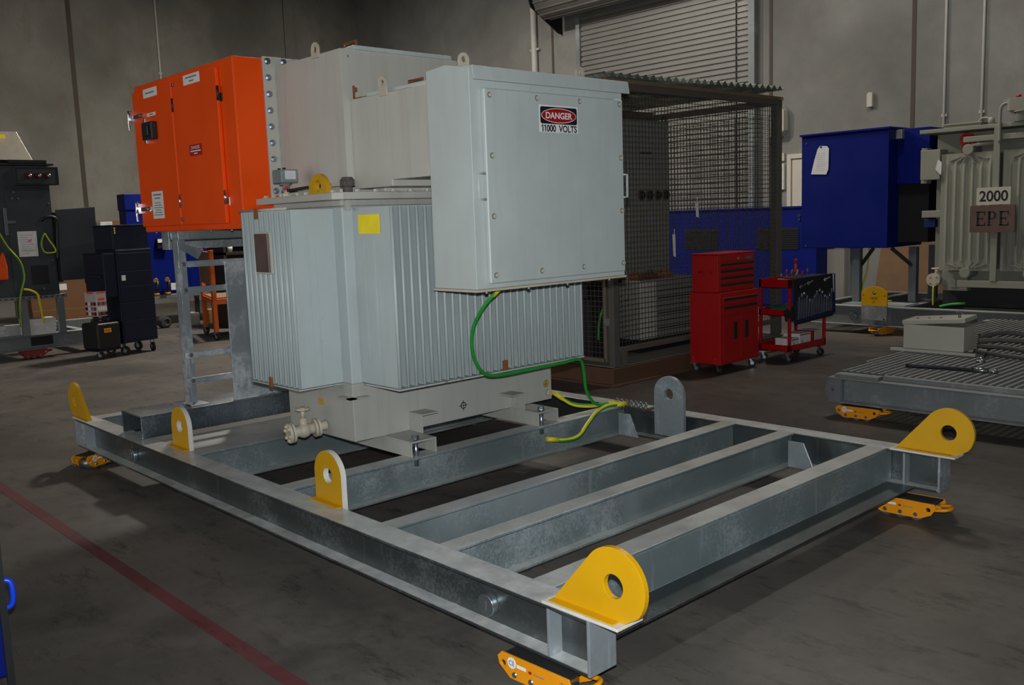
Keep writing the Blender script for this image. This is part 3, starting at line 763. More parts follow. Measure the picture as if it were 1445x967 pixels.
# conduits running up the walls
def conduit(x, y, z0, z1, r, label, wall):
    m = MB(); m.cyl((x, y, z0), (x, y, z1), r, n=10)
    for z in (2.9, 5.1, 7.2):
        if z0 < z < z1:
            if wall == 'R': m.box(x-r*2, x+r*2, y-.0, y+.020, z-.02, z+.02)
            else: m.box(x-.020, x, y-r*2, y+r*2, z-.02, z+.02)
    solo('conduit', m, flat('pvc conduit '+label[:4]+str(len(MATS)), rgb(190, 188, 182), .6), label, 'conduit')
conduit(-7.24, YW-.07, 0, HC-.05, .065, 'pale downpipe on the back wall left of the roller door', 'R')
conduit(1.185, YW-.028, 0, HC-.05, .019, 'thin conduit on the wall just right of the panel joint behind the blue box', 'R')
conduit(1.71, YW-.028, 0, HC-.05, .019, 'thin conduit on the wall above the finned transformer', 'R')
conduit(XW+.028, 6.70, 0, HC-.05, .022, 'thin conduit up the dark wall above the orange cabinet', 'L')
conduit(XW+.028, 3.30, 0, HC-.05, .022, 'thin conduit at far left on the dark wall', 'L')
# roller door
RD = bpy.data.objects.new('door_1', None); COL.objects.link(RD); RD['kind'] = 'structure'; RD.location = (-3.97, YW, 0); WM[RD.name] = Matrix.Translation((-3.97, YW, 0)).inverted()
m = MB(); P = []
z = 0.0; pitch = .097
prof = [(YW-.05, 0.)]
n = int(5.6/pitch)
for i in range(n):
    z = i*pitch
    prof += [(YW-.055, z+.006), (YW-.085, z+.016), (YW-.085, z+.080), (YW-.055, z+.092)]
prof += [(YW-.02, n*pitch), (YW-.02, 0.)]
vs = [(-5.93, a, b) for a, b in prof]+[(-2.02, a, b) for a, b in prof]; N = len(prof)
m.add(vs, [(i, (i+1) % N, N+(i+1) % N, N+i) for i in range(N)])
m.build('curtain', SHUT, RD, recalc=False)
m = MB(); m.box(-6.0, -5.90, YW-.13, YW-.002, 0, 5.5); m.box(-2.05, -1.93, YW-.13, YW-.002, 0, 5.5); m.build('guide_rail', GALVD, RD)
m = MB(); m.cyl((-6.42, YW-.50, 5.92), (-1.55, YW-.50, 5.92), .40, n=32, mi=0)
for kk in range(18):
    a = kk*2*PI/18; m.tube([(-6.42, YW-.50+.40*math.cos(a), 5.92+.40*math.sin(a)), (-1.55, YW-.50+.40*math.cos(a), 5.92+.40*math.sin(a))], .022, 6, sub=1)
m.build('drum', SHUT, RD)
m = MB()
for x in (-6.5, -1.5): m.prism([(YW-.95, 5.90), (YW-.90, 6.2), (YW-.01, 6.3), (YW-.01, 5.28), (YW-.12, 5.30), (YW-.88, 5.72)], 'X', x, x+.03)
m.build('drum_bracket', DSTEEL, RD)
m = MB(); m.tube([(-2.30, YW-.10, 6.0), (-2.31, YW-.10, 3.0), (-2.30, YW-.10, 1.0)], .009, 6, sub=2); m.build('hand_chain', DSTEEL, RD)
# personnel door
PD = bpy.data.objects.new('door_2', None); COL.objects.link(PD); PD['kind'] = 'structure'; PD.location = (-.83, YW, 0); WM[PD.name] = Matrix.Translation((-.83, YW, 0)).inverted()
m = MB(); m.box(-1.27, -.40, YW-.045, YW-.002, 0, 2.44); m.build('door_leaf', DOORW, PD, .004)
m = MB(); m.box(-1.35, -1.275, YW-.07, YW-.002, 0, 2.52); m.box(-.395, -.32, YW-.07, YW-.002, 0, 2.52); m.box(-1.275, -.395, YW-.07, YW-.002, 2.445, 2.52); m.build('door_frame', DOORW, PD, .004)
m = MB(); m.cyl((-.48, YW-.09, 1.05), (-.48, YW-.045, 1.05), .02, n=12); m.box(-.60, -.47, YW-.10, YW-.085, 1.04, 1.06); m.build('door_handle', STEEL, PD)
# small fittings on the wall
m = MB(); m.box(.02, .11, YW-.07, YW, 3.14, 3.34); m.prism([(.02, 3.34), (.11, 3.34), (.09, 3.36), (.04, 3.36)], 'Y', YW-.06, YW)
solo('motion_sensor', m, JBOX, 'small cream sensor high on the wall above the blue box', 'sensor', bev=.008)
m = MB(); m.prism([(-1.62, 2.83), (-1.44, 2.83), (-1.37, 2.92), (-1.37, 3.24), (-1.44, 3.33), (-1.62, 3.33)], 'Y', YW-.14, YW); m.prism(rrect(-1.58, -1.45, 2.92, 3.24, .03), 'Y', YW-.155, YW-.14)
solo('alarm_box', m, JBOX, 'cream alarm box on the wall beside the cage post', 'alarm', bev=.01)
m = MB(); m.box(-1.60, -1.42, YW-.05, YW, 1.95, 2.38); m.box(-1.57, -1.45, YW-.06, YW-.05, 2.0, 2.3)
solo('switch_panel', m, WHITE, 'white switch panel on the wall behind the cage post', 'panel', bev=.006)
m = MB(); m.box(-1.50, -1.42, YW-.04, YW, 2.42, 2.55)
solo('wall_switch', m, DOORW, 'small cream switch above the white panel behind the cage post', 'switch', bev=.006)
# plywood offcut leaning on the wall
m = MB(); m.prism([(.20, .002), (2.4, .002), (2.4, 1.22), (.42, 1.22), (.33, .95)], 'Y', YW-.16, YW-.14)
solo('plywood_sheet', m, WOOD, 'plywood sheet standing against the wall under the blue box', 'board')

# ------------------------------------------------------------------ caged test bay
CG = thing('mesh_cage', 'dark wire-mesh test cage with corrugated roof on a brown plinth', 'cage', (-.5, 6.0, 0))
CX0, CX1, CY0, CY1 = -2.6, 1.248, 4.53, 7.49
m = MB(); m.box(CX0, CX1, CY0-.04, CY1, 0, .178); m.box(CX0, CX1+.03, CY0-.07, CY1, 0, .022); m.box(CX0, CX1+.012, CY0-.05, CY1, .166, .178); m.build('plinth', COPPER, CG, .004)
m = MB(); m.box(CX0+.02, CX1-.03, CY0, CY1-.02, .1785, .186); m.build('deck', CABG, CG)
for x, y, w in ((1.165, CY0, .07), (1.15, CY1-.10, .09), (CX0, CY0, .07), (CX0, CY1-.10, .09)):
    m = MB(); m.box(x, x+w, y, y+w+.01, .186, 2.80); m.build('post', paint('post grey %d' % len(MATS), rgb(88, 86, 80), .55, .1, 4), CG, .004)
PG = paint('cage frame steel', rgb(96, 88, 78), .55, .12, 4)
def rail(a, b, w, h, mat=PG):
    m = MB(); m.bar(a, b, w, h); m.build('rail', mat, CG, .002)
rail((1.21, CY0, 2.815), (1.21, CY1, 2.835), .06, .07)
rail((1.215, CY0+.08, .345), (1.215, CY1-.1, .345), .05, .05)
rail((1.21, CY0+.16, .186), (1.21, CY0+.16, .345), .06, .05)
rail((1.20, CY0+.04, 2.815), (CX0, CY0+.04, 2.815), .06, .07)
rail((1.20, CY1-.05, 2.83), (CX0, CY1-.05, 2.83), .06, .07)
rail((-.6, CY0, 2.83), (-.6, CY1, 2.84), .07, .12)
rail((CX0+.04, CY0, 2.83), (CX0+.04, CY1, 2.84), .07, .07)
def mesh_panel(name, a0, a1, z0, z1, plane, at, pitch=.05, r=.0024):
    m = MB(); q = []
    def wire(p, d, mi=0):
        p, d = Vector(p), Vector(d); m.bar(p, d, r*2, r*2, up=(0, 0, 1) if abs((d-p).z) < .1 else (1, 0, 0), mi=mi)
    n = int((a1-a0)/pitch)
    for i in range(n+1):
        a = a0+i*pitch
        wire((at, a, z0), (at, a, z1)) if plane == 'X' else wire((a, at, z0), (a, at, z1))
    n = int((z1-z0)/pitch)
    for i in range(n+1):
        z = z0+i*pitch
        wire((at+r*2, a0, z), (at+r*2, a1, z)) if plane == 'X' else wire((a0, at-r*2, z), (a1, at-r*2, z))
    m.build(name, MESHW, CG, recalc=False)
mesh_panel('mesh_panel', CY0+.08, CY1-.10, .37, 2.78, 'X', 1.225)
mesh_panel('mesh_panel', .12, 1.10, .26, 2.70, 'Y', CY0+.03)
mesh_panel('mesh_panel', CX0+.1, .02, .26, 2.70, 'Y', CY0+.03)
mesh_panel('mesh_panel', CX0+.1, 1.1, .37, 2.7, 'Y', CY1-.05)
m = MB()
for a, b in (((.10, .22), (.10, 2.74)), ((1.12, .22), (1.12, 2.74)), ((.10, .24), (1.12, .24)), ((.10, 2.72), (1.12, 2.72))): m.bar((a[0], CY0+.02, a[1]), (b[0], CY0+.02, b[1]), .035, .045, up=(0, 1, 0))
dfr = m.build('gate_frame', paint('gate frame steel', rgb(112, 100, 88), .55, .12, 6), CG, .002)
for z in (.62, 1.5, 2.3):
    m = MB(); m.box(1.115, 1.19, CY0-.018, CY0-.002, z-.035, z+.035); m.build('gate_hinge', GALVD, dfr, .003)
m = MB()  # corrugated roof sheet, waves across Y
n = 250; y0, y1 = CY0-.15, CY1-.05
vs = []; 
for i in range(n+1):
    y = y0+(y1-y0)*i/n; zz = 2.905+.0235*(y-y0)+.022*math.sin(2*PI*y/.118)
    for x in (CX0-.1, CX1+.05):
        vs += [(x, y, zz), (x, y, zz-.004)]
fs = []
for i in range(n):
    a, b = i*4, (i+1)*4; fs += [(a, a+2, b+2, b), (a+1, b+1, b+3, a+3), (a+2, a+3, b+3, b+2), (a, b, b+1, a+1)]
m.add(vs, fs, 0, True); m.build('corrugated_roof', galv('roof zinc', rgb(96, 102, 92), rgb(170, 178, 156), .5, .3, 3, 30, .1), CG, recalc=False)
m = MB(); m.box(1.19, 1.255, CY0-.05, CY1, 2.85, 2.885); m.build('roof_batten', paint('dry timber', rgb(128, 108, 84), .85, .15, 8), CG)
def tag_paper(x, y, z0, z1, w, lab):
    m = MB(); m.prism([(y-w/2, z0), (y+w/2, z0-.01), (y+w/2-.005, z1), (y-w/2-.012, z1)], 'X', x, x+.003)
    m.tube([(x+.002, y-.004, z1), (x+.006, y-.004, z1+.05)], .003, 6, sub=1)
    solo('hanging_tag', m, PAPER, lab, 'tag')
tag_paper(1.24, 5.862, 1.585, 1.735, .042, 'white tag hanging on the cage mesh above the red tool chest')
tag_paper(1.24, 5.47, 1.20, 1.42, .035, 'narrow white strip tag hanging low on the cage mesh')

# inside the cage
IC = thing('test_cabinet', 'tall dark grey cabinet with a row of round meters inside the cage', 'cabinet', (.3, 5.85, .186))
m = MB(); m.box(.02, .6, 5.20, 6.235, .95, 2.625); m.build('body', CABG, IC, .006)
m = MB(); m.box(.05, .57, 5.24, 6.2, .186, .949); m.box(.57, .59, 5.24, 5.30, .186, .949); m.build('plinth', DSTEEL, IC)
m = MB(); m.box(.6, .612, 5.53, 6.22, 1.35, 2.25); d = m.build('door', CABG, IC, .004)
for i in range(4):
    m = MB(); y = 5.73+i*.14; m.cyl((.612, y, 1.83), (.622, y, 1.83), .058, n=20, mi=1).cyl((.622, y, 1.83), (.64, y, 1.83), .042, n=20, mi=0); m.build('round_meter', [BLACK, BRASS], d)
m = MB(); m.box(.612, .614, 5.86, 5.95, 1.52, 1.62); m.build('paper_note', flat('faded label', rgb(140, 140, 150)), d)
m = MB(); m.box(.6, .606, 5.74, 5.92, 2.27, 2.29); m.build('name_strip', BLACK, IC)
m = MB(); m.ring((.55, 6.22, 2.655), Y_, .03, .008, 14, 6); m.build('lifting_eye', DSTEEL, IC)
IB = thing('load_box', 'low grey box with light end panel behind the mesh by the red tool cabinet', 'box', (.75, 5.8, .1865))
m = MB(); m.box(.615, .9, 5.33, 6.35, .33, .925); m.build('body', CABG, IB, .006)
m = MB(); m.box(.9, .906, 5.335, 5.585, .335, .93); m.build('end_panel', JBOX, IB)
m = MB()
for z in (.42, .50, .58, .66, .74, .82): m.box(.9, .905, 5.62, 6.33, z, z+.012)
m.build('louvre', DSTEEL, IB)
m = MB(); m.box(.64, .85, 5.36, 6.3, .1865, .329); m.build('base_frame', DSTEEL, IB)
m = MB(); m.box(.625, .88, 5.36, 6.30, .926, .948); solo('terminal_tray', m, flat('dusty tray', rgb(150, 146, 132)), 'pale tray on top of the low grey box inside the cage', 'tray')
for i, (y, c, nm) in enumerate(((5.42, rgb(130, 70, 44), 'orange brown clamp block at the left of the pale tray in the cage'), (5.66, rgb(110, 54, 40), 'rust red clamp block in the middle of the tray in the cage'), (5.9, rgb(150, 98, 60), 'tan clamp block near the right end of the tray in the cage'))):
    m = MB(); m.box(.66, .80, y, y+.10, .9485, 1.0); m.cyl((.73, y+.05, 1.0), (.73, y+.05, 1.04), .03, n=14)
    solo('clamp_block', m, flat('clamp %d' % i, c), nm, 'clamp', 'clamp blocks on the tray in the cage', bev=.004)
m = MB(); m.box(-.1, .75, 4.72, 5.12, .186, .80); m.box(.0, .65, 4.78, 5.06, .80, .95)
solo('small_transformer', m, DSTEEL, 'dark squat transformer just inside the cage gate', 'transformer', bev=.01)
m = MB(); m.tube([(.95, 4.62, .42), (.97, 4.62, .62), (1.02, 4.66, .78), (1.08, 4.72, .86)], .011, 8, mis=[0, 0, 0, 1])
solo('cable', m, [GREEN, GYEL], 'green and yellow cable curving behind the cage gate mesh', 'cable')
m = MB(); m.tube([(.80, 4.66, .98), (.90, 4.64, 1.12), (1.05, 4.66, 1.22), (1.15, 4.72, 1.26)], .018, 8); m.tube([(1.12, 4.85, .80), (1.10, 4.9, 1.0), (1.06, 4.86, 1.25)], .016, 8)
solo('hose', m, flat('grey hose', rgb(120, 112, 98), .6), 'grey hose hanging inside the cage gate', 'hose')

# ------------------------------------------------------------------ red tool storage
def caster(mb_parent, p, r=.05, fork=True, ang=0, wheel_mat=None, name='caster', fz=None):
    """swivel caster whose wheel touches z=0 at p=(x,y) with its top plate at fz"""
    x, y = p; fz = fz or 2*r+.03; u = Vector((math.cos(ang), math.sin(ang), 0)); v = Vector((-u.y, u.x, 0))
    m = MB(); c = Vector((x, y, r)); m.cyl(c-v*.016, c+v*.016, r, n=20, mi=0); m.cyl(c-v*.018, c+v*.018, r*.45, n=14, mi=1)
    for s in (-1, 1): m.bar(c+v*.022*s, Vector((x, y, fz-.008))-u*.02+v*.022*s, .02, .004, up=tuple(v), mi=1)
    m.obox(Vector((x, y, fz-.004))-u*.02, u*.035, v*.03, Z_*.004, 1)
    return m.build(name, [RUBBER, STEEL], mb_parent)
RC = thing('roller_tool_cabinet', 'red roller tool cabinet with two drawers and double doors beside the cage', 'tool cabinet', (1.5, 5.95, 0))
rx0, rx1, ry0, ry1 = 1.315, 1.686, 5.614, 6.297
m = MB(); m.box(rx0, rx1, ry0, ry1, .10, .826); m.build('body', RED, RC, .006)
for x, y, a in ((1.36, 5.66, .3), (1.64, 5.66, -.4), (1.36, 6.25, .2), (1.64, 6.25, .6)): caster(RC, (x, y), .042, ang=a, fz=.0995)
PULL = flat('black drawer pull', rgb(30, 30, 32), .4)
for z0, z1 in ((.70, .775), (.60, .69)):
    m = MB(); m.box(rx1, rx1+.010, ry0+.035, ry1-.035, z0, z1, 0); d = m.build('drawer', RED, RC, .003)
    m = MB(); m.box(rx1+.010, rx1+.020, ry0+.045, ry1-.045, z1-.032, z1-.006); m.build('drawer_pull', PULL, d, .003)
for y0, y1, hy in ((ry0+.035, (ry0+ry1)/2-.003, 5.86), ((ry0+ry1)/2+.003, ry1-.035, 6.06)):
    m = MB(); m.box(rx1, rx1+.010, y0, y1, .14, .585); d = m.build('door', RED, RC, .003)
    m = MB(); m.box(rx1+.0095, rx1+.016, hy-.03, hy+.03, .34, .52); m.build('door_handle', PULL, d, .004)
for y in (ry0+.03, ry0+.06):
    pass
m = MB()
for x in (1.36, 1.62):
    for z in (.125, .155): m.cyl((x, ry0-.004, z), (x, ry0, z), .008, n=8)
m.build('rivet', STEEL, RC)
TC = thing('top_tool_chest', 'red four-drawer tool chest standing on the red roller cabinet', 'tool chest', (1.49, 5.95, .827))
tx0, tx1, ty0, ty1 = 1.335, 1.650, 5.632, 6.272
m = MB(); m.box(tx0, tx1, ty0, ty1, .8268, 1.20); m.box(tx0-.003, tx1+.006, ty0-.004, ty1+.004, 1.20, 1.215); m.build('body', RED, TC, .006)
m = MB(); m.box(tx1, tx1+.008, ty0+.02, ty1-.02, 1.125, 1.195); f = m.build('front_flap', RED, TC, .003)
m = MB(); m.cyl((tx1+.008, 5.955, 1.155), (tx1+.018, 5.955, 1.155), .012, n=14); m.build('lock', CHROME, f)
m = MB(); m.box(tx1+.008, tx1+.010, 6.10, 6.21, 1.14, 1.168); m.build('badge', flat('badge', rgb(110, 104, 92), .4), f)
for i in range(4):
    z1 = 1.118-i*.068; m = MB(); m.box(tx1, tx1+.008, ty0+.02, ty1-.02, z1-.062, z1); d = m.build('drawer', RED, TC, .003)
    m = MB(); m.box(tx1+.008, tx1+.018, ty0+.03, ty1-.03, z1-.028, z1-.004); m.build('drawer_pull', PULL, d, .003)
m = MB(); m.tube([(1.43, ty0, 1.02), (1.43, ty0-.02, 1.035), (1.56, ty0-.02, 1.035), (1.56, ty0, 1.02)], .008, 8, sub=1); m.box(1.42, 1.57, ty0-.006, ty0-.0005, .985, .998); m.build('side_handle', RED, TC)
# red open trolley
RT = thing('tool_trolley', 'red three-shelf steel trolley with tools beside the red tool cabinet', 'trolley', (1.65, 7.05, 0))
qx0, qx1, qy0, qy1 = 1.47, 1.847, 6.645, 7.40
for x in (qx0+.015, qx1-.015):
    for y in (qy0+.015, qy1-.015):
        m = MB(); m.box(x-.015, x+.015, y-.015, y+.015, .105, .895); m.build('upright', RED, RT, .003)
for z in (.12, .50, .80):
    h = .09 if z > .7 else .07
    m = MB(); m.box(qx0, qx1, qy0, qy1, z, z+.008)
    m.box(qx0, qx0+.004, qy0, qy1, z, z+h); m.box(qx1-.004, qx1, qy0, qy1, z, z+h); m.box(qx0, qx1, qy0, qy0+.004, z, z+h); m.box(qx0, qx1, qy1-.004, qy1, z, z+h)
    m.build('shelf_tray', RED, RT, .002)
for x, y, a in ((1.51, 6.69, .5), (1.81, 6.69, .2), (1.51, 7.35, .9), (1.81, 7.35, .1)): caster(RT, (x, y), .038, ang=a, fz=.104)
# tool roll hanging over the trolley side
TRL = thing('tool_roll', 'black and blue spanner roll hanging over the side of the red trolley', 'tool roll', (1.87, 7.05, .5))
m = MB(); m.prism([(6.68, .898), (7.50, .905), (7.545, .46), (7.50, .43), (6.72, .40), (6.70, .45)], 'X', 1.853, 1.868)
m.prism([(qx1-.16, .905), (1.868, .905), (1.868, .892), (qx1-.16, .896)], 'Y', 6.70, 7.38)
m.build('backing', flat('black cloth', rgb(22, 24, 30), .6), TRL, .003)
m = MB(); m.prism([(6.70, .66), (7.53, .69), (7.545, .47), (6.72, .42)], 'X', 1.868, 1.873)
m.build('pocket_strip', flat('navy cloth', rgb(26, 36, 66), .7), TRL)
m = MB()
for a, b in (((6.70, .665), (7.53, .695)), ((6.72, .425), (7.545, .475)), ((7.53, .90), (7.55, .46)), ((6.69, .895), (7.50, .905))): m.bar((1.874, a[0], a[1]), (1.874, b[0], b[1]), .004, .014, up=(1, 0, 0))
m.build('blue_trim', flat('blue binding', rgb(20, 50, 130), .6), TRL)
for i in range(14):
    y = 6.76+i*.053; ln = .17-.004*i
    m = MB(); m.bar((1.880, y, .46+.003*i), (1.880, y+.012, .70+.002*i-.03+.05*math.sin(i)), .006, .014, up=(1, 0, 0))
    p = Vector((1.880, y+.012, .68+.002*i+.05*math.sin(i))); m.ring(p, X_, .012, .005, 12, 6)
    solo('spanner', m, CHROME, 'chrome spanner held in the spanner roll on the red trolley', 'spanner', 'chrome spanners in the tool roll')
for i, (y, z, l) in enumerate(((6.86, .82, .11), (7.0, .845, .09), (7.36, .86, .12))):
    m = MB(); m.bar((1.874, y-l/2, z-.012), (1.874, y+l/2, z+.012), .012, .02, up=(1, 0, 0)); m.cyl((1.870, y-l/2, z-.012), (1.886, y-l/2, z-.012), .02, n=14)
    solo('ratchet', m, CHROME, ('leftmost', 'middle', 'rightmost')[i]+' chrome ratchet at the top of the spanner roll', 'ratchet', 'ratchets on the tool roll')
# screwdriver rack and items on the trolley
m = MB(); m.box(1.60, 1.80, 6.80, 7.25, .8085, .885)
solo('tool_rack', m, flat('pale rack', rgb(170, 160, 150), .6), 'pale drill and bit rack on the top tray of the red trolley', 'rack', bev=.004)
for i in range(14):
    x = 1.63+.045*(i % 4); y = 6.83+.028*i; h = .05+.05*((i*5) % 7)/7
    m = MB(); m.cyl((x, y, .8855), (x, y, .8855+h*.55), .004, n=6, mi=1).cyl((x, y, .8855+h*.55), (x, y, .8855+h), .009, n=8, mi=0)
    solo('bit_driver', m, [flat('driver grip %d' % i, [rgb(170, 140, 40), rgb(150, 40, 40), rgb(120, 110, 100)][i % 3]), STEEL], 'small driver standing in the rack on the red trolley', 'driver', 'small drivers in the rack')
m = MB(); m.cyl((1.70, 6.99, .8855), (1.70, 7.0, .95), .007, n=8, mi=1); m.cyl((1.70, 7.0, .95), (1.70, 7.005, 1.05), .017, .013, n=12, mi=0); m.cyl((1.70, 7.005, 1.05), (1.70, 7.006, 1.09), .019, n=12, mi=2)
solo('screwdriver', m, [flat('orange grip', rgb(214, 74, 40)), STEEL, REDS], 'tall orange and red screwdriver standing out of the rack', 'screwdriver')
m = MB(); m.box(1.58, 1.80, 6.70, 7.02, .5085, .585); m.box(1.57, 1.81, 6.69, 7.03, .585, .60)
solo('storage_case', m, TEAL, 'flat green case on the middle shelf of the red trolley', 'case', bev=.008)
m = MB(); m.prism([(6.62, .56), (6.70, .585), (6.72, .47), (6.66, .44)], 'X', 1.78, 1.87); m.prism([(6.70, .60), (6.80, .64), (6.80, .45), (6.70, .42)], 'X', 1.853+.0, 1.866)
solo('glove', m, flat('dark glove', rgb(28, 30, 28), .9), 'dark glove hanging at the corner of the red trolley middle shelf', 'glove', bev=.02)
for i, (y0, y1, h, lab) in enumerate(((6.70, 6.86, .125, 'small printed white box nearest the corner post of the red trolley'), (6.875, 7.10, .16, 'white box in the middle of the bottom trolley shelf'), (7.115, 7.18, .165, 'narrow red and white box on the bottom trolley shelf'), (7.19, 7.345, .165, 'plain cream box farthest along the bottom trolley shelf'))):
    m = MB(); m.box(1.64, 1.83, y0, y1, .1285, .1285+h)
    if i in (0, 1):
        for kk in range(5): m.box(1.83, 1.8305, y0+.02+.02*kk, y0+.03+.02*kk, .15+.012*((kk*3) % 4), .17+.02*((kk*3) % 4), 1)
        m.box(1.83, 1.8305, y0+.01, y1-.01, .1285+h-.02, .1285+h-.008, 2)
    solo('carton', m, [[WHITE, WHITE, REDS, JBOX][i], INKG, REDS], lab, 'carton', 'cartons on the bottom trolley shelf')
# ------------------------------------------------------------------ skid with grating on the right
GS = thing('grating_skid', 'galvanised skid topped with open grating at the right edge', 'skid', (5.0, 6.6, .11))
def rail_profile(y0, y1, x0, x1, name='edge_beam'):
    m = MB(); m.box(x0, x1, y0, y1, .297, .31); m.box(x0, x1, y0, y1, .11, .123); m.box(x0+.1, x1, (y0+y1)/2-.005, (y0+y1)/2+.005, .123, .297)
    return m.build(name, GALVD, GS, .003)
rail_profile(4.58, 4.72, 3.40, 7.2); rail_profile(8.75, 8.89, 3.0, 7.2)
m = MB()
P = [(3.50, .112), (3.50, .308), (3.44, .308), (3.385, .27), (3.37, .21), (3.385, .15), (3.44, .112)]
m.holed(P, [circ(3.44, .21, .012, 12)], 'Y', 4.59, 4.605); m.build('end_lug', GALVD, GS, .002)
m = MB(); m.box(3.5, 3.508, 4.60, 4.70, .123, .297); m.build('stiffener_plate', GALVD, GS)
m = MB(); m.prism([(3.46, 4.72), (3.16, 8.75), (3.30, 8.75), (3.60, 4.72)], 'Z', .11, .29); m.build('end_beam', GALVD, GS, .003)
m = MB(); m.box(3.45, 3.80, 4.60, 4.705, .3105, .338); m.box(3.81, 7.0, 4.66, 4.71, .3105, .345); m.build('kerb_angle', GALVD, GS, .002)
GR = flat('grating steel', rgb(96, 98, 98), .5, .3)
m = MB()
y = 4.73
import itertools
while y < 8.7:
    xl = 3.42-(y-4.72)*.072
    m.box(xl, 7.0, y, y+.006, .312, .342, 0); y += .041
x = 3.16
while x < 7.0:
    ys = 4.73 if x > 3.43 else 4.73+(3.43-x)/.072
    if ys < 8.65: m.box(x-.009, x+.009, ys, 8.7, .334, .345, 1)
    x += .058
m.build('grating', [GR, flat('grating cross rod', rgb(176, 176, 172), .45, .2)], GS, recalc=False)
# small junction box lying on the grating with its lid ajar
JB = thing('junction_box', 'putty-coloured junction box with tilted lid lying on the grating', 'box', (3.64, 6.03, .345), math.radians(5))
def jb(m, name, mat, bev, par=JB): return m.build(name, mat, par, bev)
m = MB(); m.box(3.375, 3.895, 5.955, 6.20, .372, .585); jb(m, 'body', JBOX, .006)
m = MB(); m.obox((3.638, 6.07, .628), (.268, 0, .022), (0, .135, .006), (-.002, 0, .020)); ld = jb(m, 'lid', JBOX, .008)
m = MB(); m.cyl((3.83, 6.02, .66), (3.83, 6.02, .69), .012, n=10); m.tube([(3.80, 6.02, .70), (3.83, 6.02, .715), (3.86, 6.02, .69)], .007, 8); jb(m, 'lid_catch', STEEL, 0, ld)
for x in (3.47, 3.57, 3.67):
    m = MB(); m.cyl((x, 6.03, .640+(x-3.64)*.08), (x, 6.03, .653+(x-3.64)*.08), .012, n=10); jb(m, 'lid_screw', INKG, 0, ld)
for y0 in (5.93, 6.19):
    m = MB(); m.box(3.27, 4.0, y0, y0+.035, .3455, .3715); jb(m, 'mounting_rail', JBOX, .003)
DC = flat('dusty dark cable', rgb(84, 82, 78), .6)
for i, (pts, r, lab) in enumerate((
    ([(3.96, 6.12, .50), (4.12, 6.3, .52), (4.35, 6.4, .48), (4.7, 6.5, .40), (5.4, 6.4, .37)], .022, 'topmost dusty cable running right from the junction box'),
    ([(3.96, 6.09, .46), (4.2, 6.2, .47), (4.6, 6.25, .43), (5.4, 6.2, .37)], .022, 'second dusty cable below the topmost one at the junction box'),
    ([(3.96, 6.08, .42), (4.2, 6.08, .42), (4.6, 6.05, .39), (5.4, 5.95, .37)], .020, 'third dusty cable from the top right of the junction box'),
    ([(3.96, 6.02, .385), (4.2, 5.95, .375), (4.7, 5.85, .37), (5.3, 5.75, .37)], .018, 'lowest dusty cable lying on the grating right of the junction box'))):
    m = MB(); m.tube(pts, r, 10); solo('cable', m, DC, lab, 'cable', 'cables from the junction box')
def lugcable(p, q, r, lab):
    m = MB(); p, q = Vector(p), Vector(q); d = (q-p).normalized(); mid = (p+q)/2+Vector((.02, .02, 0))
    m.tube([p, mid, q], r, 10); m.cyl(q, q+d*.10, r*1.25, n=12, mi=1)
    c = q+d*.135; m.ring(c, Z_, .026, .011, 18, 8, 1)
    solo('cable', m, [DSTEEL, STEEL], lab, 'cable', 'loose cables with ring lugs')
lugcable((3.96, 6.30, .40), (4.09, 5.84, .362), .014, 'short cable ending in a ring lug below the junction box cables')
lugcable((3.78, 5.12, .362), (4.27, 5.20, .362), .016, 'straight dark cable with ring lug lying alone on the grating')

# ------------------------------------------------------------------ rear skid with blue cable box and ribbed transformer
BS = thing('rear_skid', 'dark galvanised skid with yellow plate under the blue box and ribbed transformer', 'skid', (3.5, 10.2, .11))
for y0 in (9.20, 11.25):
    m = MB(); m.box(.55, 7.5, y0, y0+.14, .345, .36); m.box(.55, 7.5, y0, y0+.14, .11, .123); m.box(.55, 7.5, y0+.06, y0+.072, .123, .345)
    b = m.build('side_rail', GALVD, BS, .003)
    m = MB(); m.cyl((1.22, y0+.03, .215), (1.22, y0+.06, .215), .055, n=20); m.build('earthing_boss', STEEL, b, .004)
for x0 in (.55, 1.0, 1.75, 4.0):
    m = MB(); m.box(x0, x0+.12, 9.34, 11.25, .33, .359); m.box(x0+.05, x0+.06, 9.34, 11.25, .12, .33); m.build('cross_beam', GALVD, BS, .003)
m = MB(); m.box(1.02, 1.85, 9.342, 9.75, .3605, .372); m.build('bright_base_plate', GALVB, BS)
LP = [(1.366, .19), (1.366, .55), (1.42, .59), (1.49, .615), (1.535, .62), (1.58, .615), (1.65, .59), (1.703, .55), (1.703, .19)]
m = MB(); m.holed([(p[0], max(p[1], .375)) for p in LP], [circ(1.535, .535, .026, 20), circ(1.395, .505, .011, 12), circ(1.672, .50, .011, 12)], 'Y', 9.175, 9.1995)
lp = m.build('lifting_plate', YEL, BS, .002)
m = MB(); m.box(1.366, 1.703, 9.175, 9.1995, .19, .375); m.cyl((1.665, 9.172, .21), (1.665, 9.175, .21), .011, n=12, mi=1); m.build('plate_base', [GALVD, BLACK], BS, .002)
m = MB(); m.text('TARE', (1.53, 9.1742, .470), X_, Z_, h=.030, w=.10); m.text('1T', (1.53, 9.1742, .418), X_, Z_, h=.030, w=.035); m.build('stencil_lettering', INK, lp, recalc=False)
